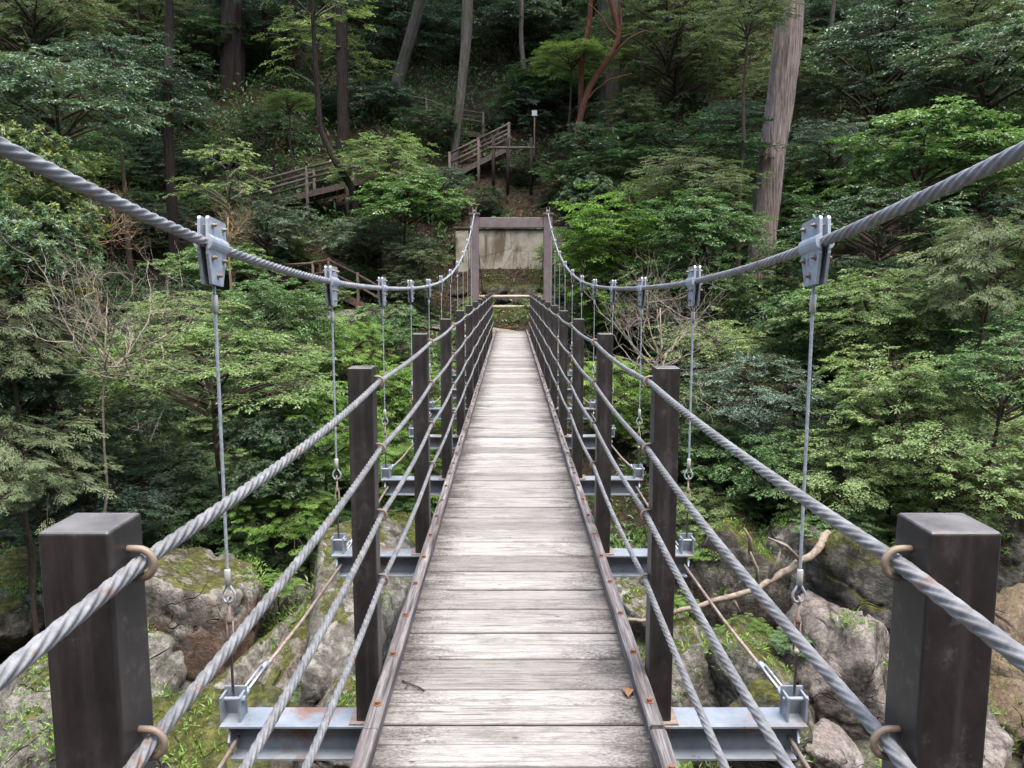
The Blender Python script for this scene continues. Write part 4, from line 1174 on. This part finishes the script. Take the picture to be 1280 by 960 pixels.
# --- big trunks whose crowns reach above the picture
def trunk_tree(base, pts, r0, r1, bark, label, name, crown='canopy', crad=6.0, top_extra=9.0, cat='tree', lobes=True):
    """pts are world points along the trunk; it runs on upward to a crown overhead"""
    pts = [np.array(p, float) for p in pts]
    d = pts[-1] - pts[-2]; d = d / np.linalg.norm(d); d = unit(d + np.array([0, 0, .8]))
    g = pts[0]; root = tag(empty(name, g), label, cat)
    full = pts + [pts[-1] + d * top_extra * .5, pts[-1] + d * top_extra]
    L = np.concatenate([[0], np.cumsum([np.linalg.norm(full[q+1] - full[q]) for q in range(len(full) - 1)])])
    n = 90; t = np.linspace(0, L[-1], n)
    path = np.stack([np.interp(t, L, [p[k] for p in full]) for k in range(3)], -1) - g
    ker = np.ones(5) / 5
    for k in range(2): path[2:-2, k] = np.convolve(path[:, k], ker, 'valid')
    u = t / t[-1]; rad = r0 + (r1 - r0) * u + r0 * .35 * np.exp(-t / (r0 * 2.2))
    sides = 64; v, f = tube(path, rad, sides, np.array([0, 1.0, .05]), True)
    v = np.array(v)
    if lobes:   # fluted, uneven stem
        for q in range(n):
            for s_ in range(sides):
                idx = q * sides + s_; a = s_ / sides * 2 * math.pi
                k = .10 * noise.noise((math.cos(a) * 1.6, math.sin(a) * 1.6, q * .07)) + .04 * math.sin(a * 9 + 2 * noise.noise((q * .1, 0, 0))) + .11 * noise.noise((math.cos(a) * 7, math.sin(a) * 7, q * .16)) - .05 * abs(noise.noise((math.cos(a) * 13, math.sin(a) * 13, q * .3)))
                v[idx] = path[q] + (v[idx] - path[q]) * (1 + k * (1 if bark != 'red' else .4))
    b = MB(); b.add(v, f); b.build('trunk', BARK[bark], root, smooth=True)
    o = bpy.data.objects.new('crown', PROTO[crown]); link(o, root); o.location = tuple(path[-1]); o.scale = (crad,) * 3; o.rotation_euler = (0, 0, random.uniform(0, 6))
    return root
def ground_at(px, py, d):
    p = P(px, py, d); p[2] = tz(p[0], p[1]) - .3; return p
trunk_tree(0, [ground_at(288, 190, 43), P(289, 150, 43), P(291, 60, 43), P(292, -20, 43)], .62, .5, 'dark', 'thick near-black trunk at the top left', 'cedar_tree', 'canopy_cedar', 3.6)
trunk_tree(0, [ground_at(430, 220, 40), P(429, 150, 40), P(427, 60, 40), P(427, -20, 40)], .28, .24, 'dark', 'straight slim dark trunk left of centre, behind the walkway', 'cedar_tree', 'canopy', 3.0)
trunk_tree(0, [ground_at(494, 140, 46), P(497, 100, 46), P(512, 50, 46), P(530, -15, 46)], .32, .26, 'grey', 'slanting grey trunk near the top, left of the pale one', 'broadleaf_tree', 'canopy', 3.0)
trunk_tree(0, [ground_at(566, 220, 39.5), P(568, 190, 39.5), P(576, 120, 39.5), P(583, 50, 39.5), P(585, -20, 39.5)], .17, .36, 'grey', 'pale peeling trunk above the wooden stair', 'cedar_tree', 'canopy_cedar', 3.4)
rt = trunk_tree(0, [ground_at(718, 200, 37), P(721, 170, 37), P(727, 138, 37), P(737, 108, 37), P(752, 86, 37), P(766, 66, 37), P(774, 48, 37), P(770, 24, 37), P(764, 5, 37), P(758, -30, 37)], .155, .09, 'red', 'twisted red-brown tree with smooth bark at the top', 'smooth_barked_tree', 'sparse1', 3.5, 5)
for pts, r_ in ((((770, 60), (776, 30), (774, 5), (780, -30)), .08), (((752, 86), (762, 72), (790, 45), (820, 35)), .06), (((730, 128), (745, 112), (760, 100), (790, 92)), .05), (((774, 48), (760, 36), (752, 20), (735, 4)), .06)):
    w_ = [P(a, e, 36.95) - np.array(rt.location) for a, e in pts]; tt = np.linspace(0, 3, 14)
    pth = np.stack([np.interp(tt, range(4), [p[k] for p in w_]) for k in range(3)], -1) + np.array([[.05 * noise.noise((q * .6, r_ * 90, 0)), 0, .05 * noise.noise((q * .6, 5, r_ * 70))] for q in range(14)])
    b = MB(); b.tube(pth, np.linspace(r_, r_ * .5, 14), 10); b.build('limb', BARK['red'], rt, smooth=True)
trunk_tree(0, [ground_at(724, 170, 37.5), P(726, 120, 37.5), P(727, 70, 37.5), P(737, 30, 37.5), P(739, -20, 37.5)], .13, .10, 'red', 'thin red-brown stem left of the twisted tree', 'smooth_barked_tree', 'sparse1', 3, 5)
trunk_tree(0, [ground_at(762, 160, 42), P(762, 120, 42), P(762, 40, 42), P(760, -20, 42)], .5, .45, 'grey', 'dim grey trunk behind the twisted red-brown tree', 'cedar_tree', 'canopy', 3.0)
trunk_tree(0, [ground_at(950, 330, 29), P(953, 300, 29), P(965, 200, 29), P(978, 110, 29), P(988, 20, 29), P(991, -20, 29)], .44, .46, 'cedar', 'big pale furrowed cedar trunk leaning right, above the second right clamp', 'cedar_tree', 'canopy_cedar', 3.8, 12)
trunk_tree(0, [ground_at(462, 270, 33), P(440, 235, 33), P(415, 195, 33), P(400, 160, 33), P(396, 110, 33)], .16, .07, 'dark', 'crooked dark stem crossing in front of the left walkway', 'broadleaf_tree', 'sparse1', 2.0, 3.5)
trunk_tree(0, [ground_at(845, 130, 41), P(846, 90, 41), P(850, 45, 41), P(856, 10, 41)], .14, .10, 'dark', 'thin dark trunk under the yellowish green tree', 'broadleaf_tree', 'sparse2', 3, 4)
trunk_tree(0, [ground_at(215, 240, 30), P(212, 200, 30), P(208, 140, 30), P(212, 60, 31)], .2, .12, 'dark', 'dark trunk inside the large blue-green tree on the left', 'broadleaf_tree', 'canopy', 3.5, 6)
trunk_tree(0, [ground_at(1210, 60, 40), P(1210, 30, 40), P(1212, -20, 40)], .2, .18, 'dark', 'dark trunk near the top right corner', 'broadleaf_tree', 'canopy', 3.0)

# slim stems standing among the leaves
sl_ = random.Random(9)
for px, d in ((60, 44), (135, 47), (180, 43), (245, 48), (335, 46), (365, 50), (455, 52), (545, 50), (612, 52), (655, 47), (700, 50), (800, 46), (880, 44), (1035, 42), (1065, 48), (1120, 45), (1165, 50), (1250, 44)):
    p0 = ground_at(px, 180, d); k_ = sl_.uniform(-.6, .6); r_ = sl_.uniform(.07, .15)
    root = tag(empty('slim_tree', p0), 'slim stem, one of many standing among the leaves of the upper slope', 'tree', 'slim stems of the upper slope')
    H = sl_.uniform(8, 12); zz = np.linspace(0, H, 16)
    b = MB(); b.tube(np.stack([k_ * zz / H + .12 * np.array([noise.noise((q * .35, px, 0)) for q in range(16)]), .1 * zz / H, zz], -1), np.linspace(r_, r_ * .6, 16), 8)
    b.build('trunk', BARK[sl_.choice(['grey', 'dark', 'grey', 'pale'])], root, smooth=True)
    o = bpy.data.objects.new('crown', random.choice(VAR[sl_.choice(['sparse1', 'sparse2', 'sparse2'])])); link(o, root)
    o.location = (k_, .1, H); o.scale = (2.2, 2.2, 1.8); o.rotation_euler = (0, 0, sl_.uniform(0, 6))

# --- the rest of the forest: plants of a few kinds, set over the slope
FILL = {
 'dark1': ('dark glossy evergreen bush, one of many filling the shaded slope', 'evergreen_bush', 'bush', 'dark evergreen bushes of the slope'),
 'dark2': ('dark evergreen tree in flat layers, one of many on the forest slope', 'evergreen_tree', 'tree', 'dark layered trees of the slope'),
 'blue1': ('dull blue-green tree, one of many on the forest slope', 'broadleaf_tree', 'tree', 'blue-green trees of the slope'),
 'blue2': ('dull blue-green layered tree, one of many in the forest', 'layered_tree', 'tree', 'blue-green layered trees of the slope'),
 'mid1': ('plain green bush, one of many among the trees of the slope', 'leafy_bush', 'bush', 'plain green bushes of the slope'),
 'mid2': ('plain green layered shrub, one of many in the undergrowth', 'layered_shrub', 'shrub', 'green layered shrubs of the slope'),
 'olive2': ('olive leafy tree, one of many on the forest slope', 'olive_tree', 'tree', 'olive trees of the slope'),
 'fresh1': ('light green layered sapling, one of several dotted over the slope', 'sapling', 'tree', 'light green saplings of the slope'),
 'bright1': ('bright feathery young conifer, one of several low on the bank', 'young_conifer', 'tree', 'young conifers of the bank'),
 'bright2': ('bright green bush, one of several low on the bank', 'bright_bush', 'bush', 'bright bushes of the bank'),
 'rhodo1': ('long-leaved glossy shrub, one of several on the bank', 'rhododendron', 'shrub', 'long-leaved shrubs of the bank'),
}
KEEP = [(570, 270, 715, 350, 34), (300, 195, 470, 262, 34.5), (562, 145, 640, 215, 38.5), (505, 118, 560, 150, 42), (385, 318, 475, 400, 30), (945, 30, 1000, 300, 29), (720, 0, 780, 150, 37), (572, 0, 595, 130, 39), (278, 0, 304, 140, 43), (422, 0, 436, 150, 40), (500, 0, 530, 80, 46), (280, 460, 1010, 960, 14)]
fr_ = random.Random(42); placed = []; count = 0; tries = 0
while count < 490 and tries < 90000:
    tries += 1
    y = fr_.uniform(15.5, 74); hw_ = .82 * y + 5; x = fr_.uniform(-hw_, hw_)
    ya = y + max(abs(x) - 2.5, 0) * .17
    if ya < 18.0: continue
    if abs(x) < 3.2 + .1 * max(0, 30 - y) and y < 36: continue         # keep the bridge head and the wall clear
    if abs(x - .3) < 2.6 and y < 38.5: continue
    rad = fr_.uniform(.55, 1.15) if y < 24 else fr_.uniform(.9, 1.8) if y < 38 else fr_.uniform(1.6, 3.0)
    if -15 < x < -3 and 27.5 < y < 38 : rad = min(rad, .85)
    if any((x - a) ** 2 + (y - c) ** 2 < (.5 * (rad + r_)) ** 2 for a, c, r_ in placed): continue
    if y < 24: key = fr_.choice(['mid1', 'mid2', 'bright2', 'bright1', 'rhodo1', 'dark1', 'fresh1', 'olive2'])
    elif y < 38: key = fr_.choice(['dark1', 'dark2', 'mid1', 'mid2', 'blue2', 'blue1', 'fresh1', 'rhodo1'])
    else: key = fr_.choice(['dark1', 'dark2', 'blue1', 'blue2', 'blue1', 'olive2', 'mid2', 'blue2'])
    z = tz(x, y) + rad * fr_.uniform(.35, .6) + (fr_.uniform(.3, 1.8) if y > 38 else 0)
    lb, nm, ct, gp = FILL[key]
    t_ = ((CAM[2] - z) * CP - y * SP) / (y * CP + (CAM[2] - z) * SP); zc_ = y * CP + (CAM[2] - z) * SP
    qx, qy, qr = 638.5 + (x - CAM[0]) / zc_ * F, 480 + t_ * F, rad / zc_ * F * .8
    if any(y < dd and a - qr < qx < c + qr and e - qr < qy < f_ + qr for (a, e, c, f_, dd) in KEEP): continue
    if any(y < dd + .6 and math.hypot(qx - a, qy - e) < .75 * rr + .75 * qr for a, e, dd, rr in NAMED): continue
    placed.append((x, y, rad)); count += 1
    plant(key, (x, y, z), rad, lb, nm, ct, gp, vs=fr_.uniform(.85, 1.15))

# --- ferns, seedlings and fallen leaves on the ground: nobody could count them
g = np.random.default_rng(5); mb = MB()
N = 9000; yy = g.uniform(13, 48, N); xx = g.uniform(-1, 1, N) * (.66 * yy + 2)
ya = yy + np.clip(np.abs(xx) - 2.5, 0, None) * .17
ok = (ya > 17.0) & ~((np.abs(xx) < 1.3) & (yy > 25.5) & (yy < 29.8)) & ~((np.abs(xx) < 2.4) & (yy > 30) & (yy < 34.6) & (g.random(N) > .25)) & ~((np.abs(xx) < 4) & (yy > 34.5) & (g.random(N) > .18))
xx, yy = xx[ok], yy[ok]; zz = terr(xx, yy)
LP, LD, LN, LL, LW, LT = [], [], [], [], [], []
for x, y, z in zip(xx, yy, zz):
    if g.random() < .1 and y > 34: continue
    n_ = 12; an = g.uniform(0, 6.28, n_); e = g.uniform(.2, 1.1, n_); sc = g.uniform(.6, 1.5)
    d = np.stack([np.cos(an) * np.cos(e), np.sin(an) * np.cos(e), np.sin(e)], -1)
    LP.append(np.array([x, y, z - .02]) + g.normal(size=(n_, 3)) * np.array([.12, .12, .02]) + d * g.uniform(0, .22, n_)[:, None] * sc); LD.append(d + g.normal(size=(n_, 3)) * .3)
    LN.append(np.array([0, 0, 1.0]) + g.normal(size=(n_, 3)) * .3 - d * .2)
    LL.append(g.uniform(.08, .2, n_) * sc); LW.append(g.uniform(.035, .07, n_) * sc); LT.append(np.full(n_, g.uniform(0, .6)) + g.uniform(0, .3, n_))
leaves(mb, *[np.concatenate(a) for a in (LP, LD, LN, LL, LW, LT)], mi=0)
tag(mb.build('undergrowth', [LEAF['mid']]), kind='stuff')
mb = MB(); LP, LD, LN, LL, LW, LT = [], [], [], [], [], []
for x, y, z in TUFTS:
    n_ = 16; an = g.uniform(0, 6.28, n_); e = g.uniform(.1, 1.2, n_); sc = g.uniform(.45, 1.25)
    d = np.stack([np.cos(an) * np.cos(e), np.sin(an) * np.cos(e), np.sin(e)], -1)
    LP.append(np.array([x, y, z - .02]) + g.normal(size=(n_, 3)) * np.array([.06, .06, .01]) + d * g.uniform(0, .16, n_)[:, None] * sc); LD.append(d + g.normal(size=(n_, 3)) * .3)
    LN.append(np.array([0, 0, 1.0]) + g.normal(size=(n_, 3)) * .3 - d * .2)
    LL.append(g.uniform(.05, .13, n_) * sc); LW.append(g.uniform(.014, .034, n_) * sc); LT.append(np.full(n_, g.uniform(0, .5)) + g.uniform(0, .3, n_))
leaves(mb, *[np.concatenate(a) for a in (LP, LD, LN, LL, LW, LT)], mi=0)
tag(mb.build('undergrowth', [LEAF['bright']]), kind='stuff')
mb = MB(); N = 9000; yy = g.uniform(33.5, 72, N); xx = g.uniform(-1, 1, N) * (.66 * yy + 2)
ok = ~((np.abs(xx) < 2.6) & (yy < 34.8)) & ~((np.abs(xx - .5) < 3.0) & (yy < 40) & (g.random(N) > .22)); xx, yy = xx[ok], yy[ok]; zz = terr(xx, yy)
LP, LD, LN, LL, LW, LT = [], [], [], [], [], []
for x, y, z in zip(xx, yy, zz):
    n_ = 13; an = g.uniform(0, 6.28, n_); e = g.uniform(.1, 1.3, n_); sc = g.uniform(.6, 1.6)
    d = np.stack([np.cos(an) * np.cos(e), np.sin(an) * np.cos(e), np.sin(e)], -1)
    LP.append(np.array([x, y, z - .02]) + g.normal(size=(n_, 3)) * np.array([.25, .25, .04]) + d * g.uniform(.05, .6, n_)[:, None] * sc); LD.append(d * .6 + g.normal(size=(n_, 3)) * .5)
    LN.append(np.array([0, -.3, 1.0]) + g.normal(size=(n_, 3)) * .45)
    LL.append(g.uniform(.12, .26, n_) * sc); LW.append(g.uniform(.05, .11, n_) * sc); LT.append(np.full(n_, g.uniform(0, .6)) + g.uniform(0, .35, n_))
leaves(mb, *[np.concatenate(a) for a in (LP, LD, LN, LL, LW, LT)], mi=0)
tag(mb.build('undergrowth', [LEAF['mid']]), kind='stuff')
# fallen leaves
mb = MB(); N = 9000; yy = g.uniform(27, 46, N); xx = g.normal(size=N) * 4.5; zz = terr(xx, yy) + .02
d = g.normal(size=(N, 3)) * np.array([1, 1, .3])
leaves(mb, np.stack([xx, yy, zz], -1), d, np.array([0, 0, 1.0]) + g.normal(size=(N, 3)) * .5, g.uniform(.08, .17, N), g.uniform(.04, .08, N), g.uniform(0, 1, N), mi=0)
kk = NT('fallen_leaf'); kk.bsdf(kk.ramp(kk.attr(), [(0, (.06,.032,.018)), (.5, (.16,.085,.045)), (1, (.28,.17,.10))]), .8, spec=.2)
tag(mb.build('fallen_leaves', [kk.m]), kind='stuff')

# a leaf and a twig left on the boards
def litter(name, label, cat, loc, shape, mat):
    b = MB(); shape(b); o = b.build(name, mat, smooth=True); o.location = loc; tag(o, label, cat); return o
def leaf_shape(b):
    n = 9; V = []; Fq = []
    for q in range(n):
        t = q / (n - 1); w_ = .022 * math.sin(math.pi * min(t * .95 + .03, 1)) ** .8
        for x in (-1, 0, 1): V.append((x * w_ + .006 * math.sin(t * 3), t * .085, .004 + .008 * abs(x) + .008 * math.sin(t * 5)))
    for q in range(n - 1): Fq += [(3*q, 3*q+1, 3*q+4, 3*q+3), (3*q+1, 3*q+2, 3*q+5, 3*q+4)]
    b.add(V, Fq, 0, .6)
litter('fallen_leaf', 'single curled brown leaf lying on the deck by the right kerb', 'leaf', (.452, 2.98, .004), leaf_shape, kk.m)
litter('twig', 'short dark twig lying on the deck by the left kerb', 'twig', (-.46, 3.12, .006), lambda b: (b.tube([(0, 0, 0), (.03, -.03, .004), (.07, -.05, .0), (.10, -.085, .002)], .0035, 6), b.tube([(.03, -.03, .004), (.02, -.07, .003)], .0025, 5)), BARK['twig'])

# ------------------------------------------------------------------ light, sky, camera
SUN_EL, SUN_ROT = R(74), R(150)
wd = bpy.data.worlds.new('World'); scn.world = wd; wd.use_nodes = True
nt = wd.node_tree; bg = nt.nodes['Background']
sky = nt.nodes.new('ShaderNodeTexSky'); sky.sky_type = 'NISHITA'; sky.sun_disc = False
sky.sun_elevation = SUN_EL; sky.sun_rotation = SUN_ROT; sky.dust_density = 4.0; sky.air_density = 1.0; sky.ozone_density = 1.0
nt.links.new(sky.outputs[0], bg.inputs[0]); bg.inputs[1].default_value = .15
sun = bpy.data.lights.new('Sun', 'SUN'); sun.energy = 1.3; sun.angle = R(40); sun.color = (1, .97, .93)
so = bpy.data.objects.new('Sun', sun); link(so)
dv = Vector((math.sin(SUN_ROT) * math.cos(SUN_EL), math.cos(SUN_ROT) * math.cos(SUN_EL), math.sin(SUN_EL)))
so.rotation_euler = dv.to_track_quat('Z', 'Y').to_euler()

cam = bpy.data.cameras.new('Camera'); co = bpy.data.objects.new('Camera', cam); link(co)
cam.sensor_width = 36; cam.sensor_fit = 'HORIZONTAL'; cam.lens = F / 1280 * 36; cam.clip_start = .02; cam.clip_end = 1000
co.location = tuple(CAM); co.rotation_euler = (math.pi / 2 - PITCH, 0, 0); cam.shift_x = (640 - 638.5) / 1280
scn.camera = co
vs_ = scn.view_settings; scn.display_settings.display_device = 'sRGB'
vs_.view_transform = 'Standard'; vs_.look = 'None'; vs_.exposure = 2.2; vs_.gamma = 1.0; vs_.use_curve_mapping = False
scn.render.engine = 'CYCLES'
cy = scn.cycles; cy.max_bounces = 6; cy.diffuse_bounces = 4; cy.glossy_bounces = 3; cy.transmission_bounces = 4; cy.use_denoising = True
try: cy.denoiser = 'OPENIMAGEDENOISE'
except Exception: pass
cy.sample_clamp_indirect = 6
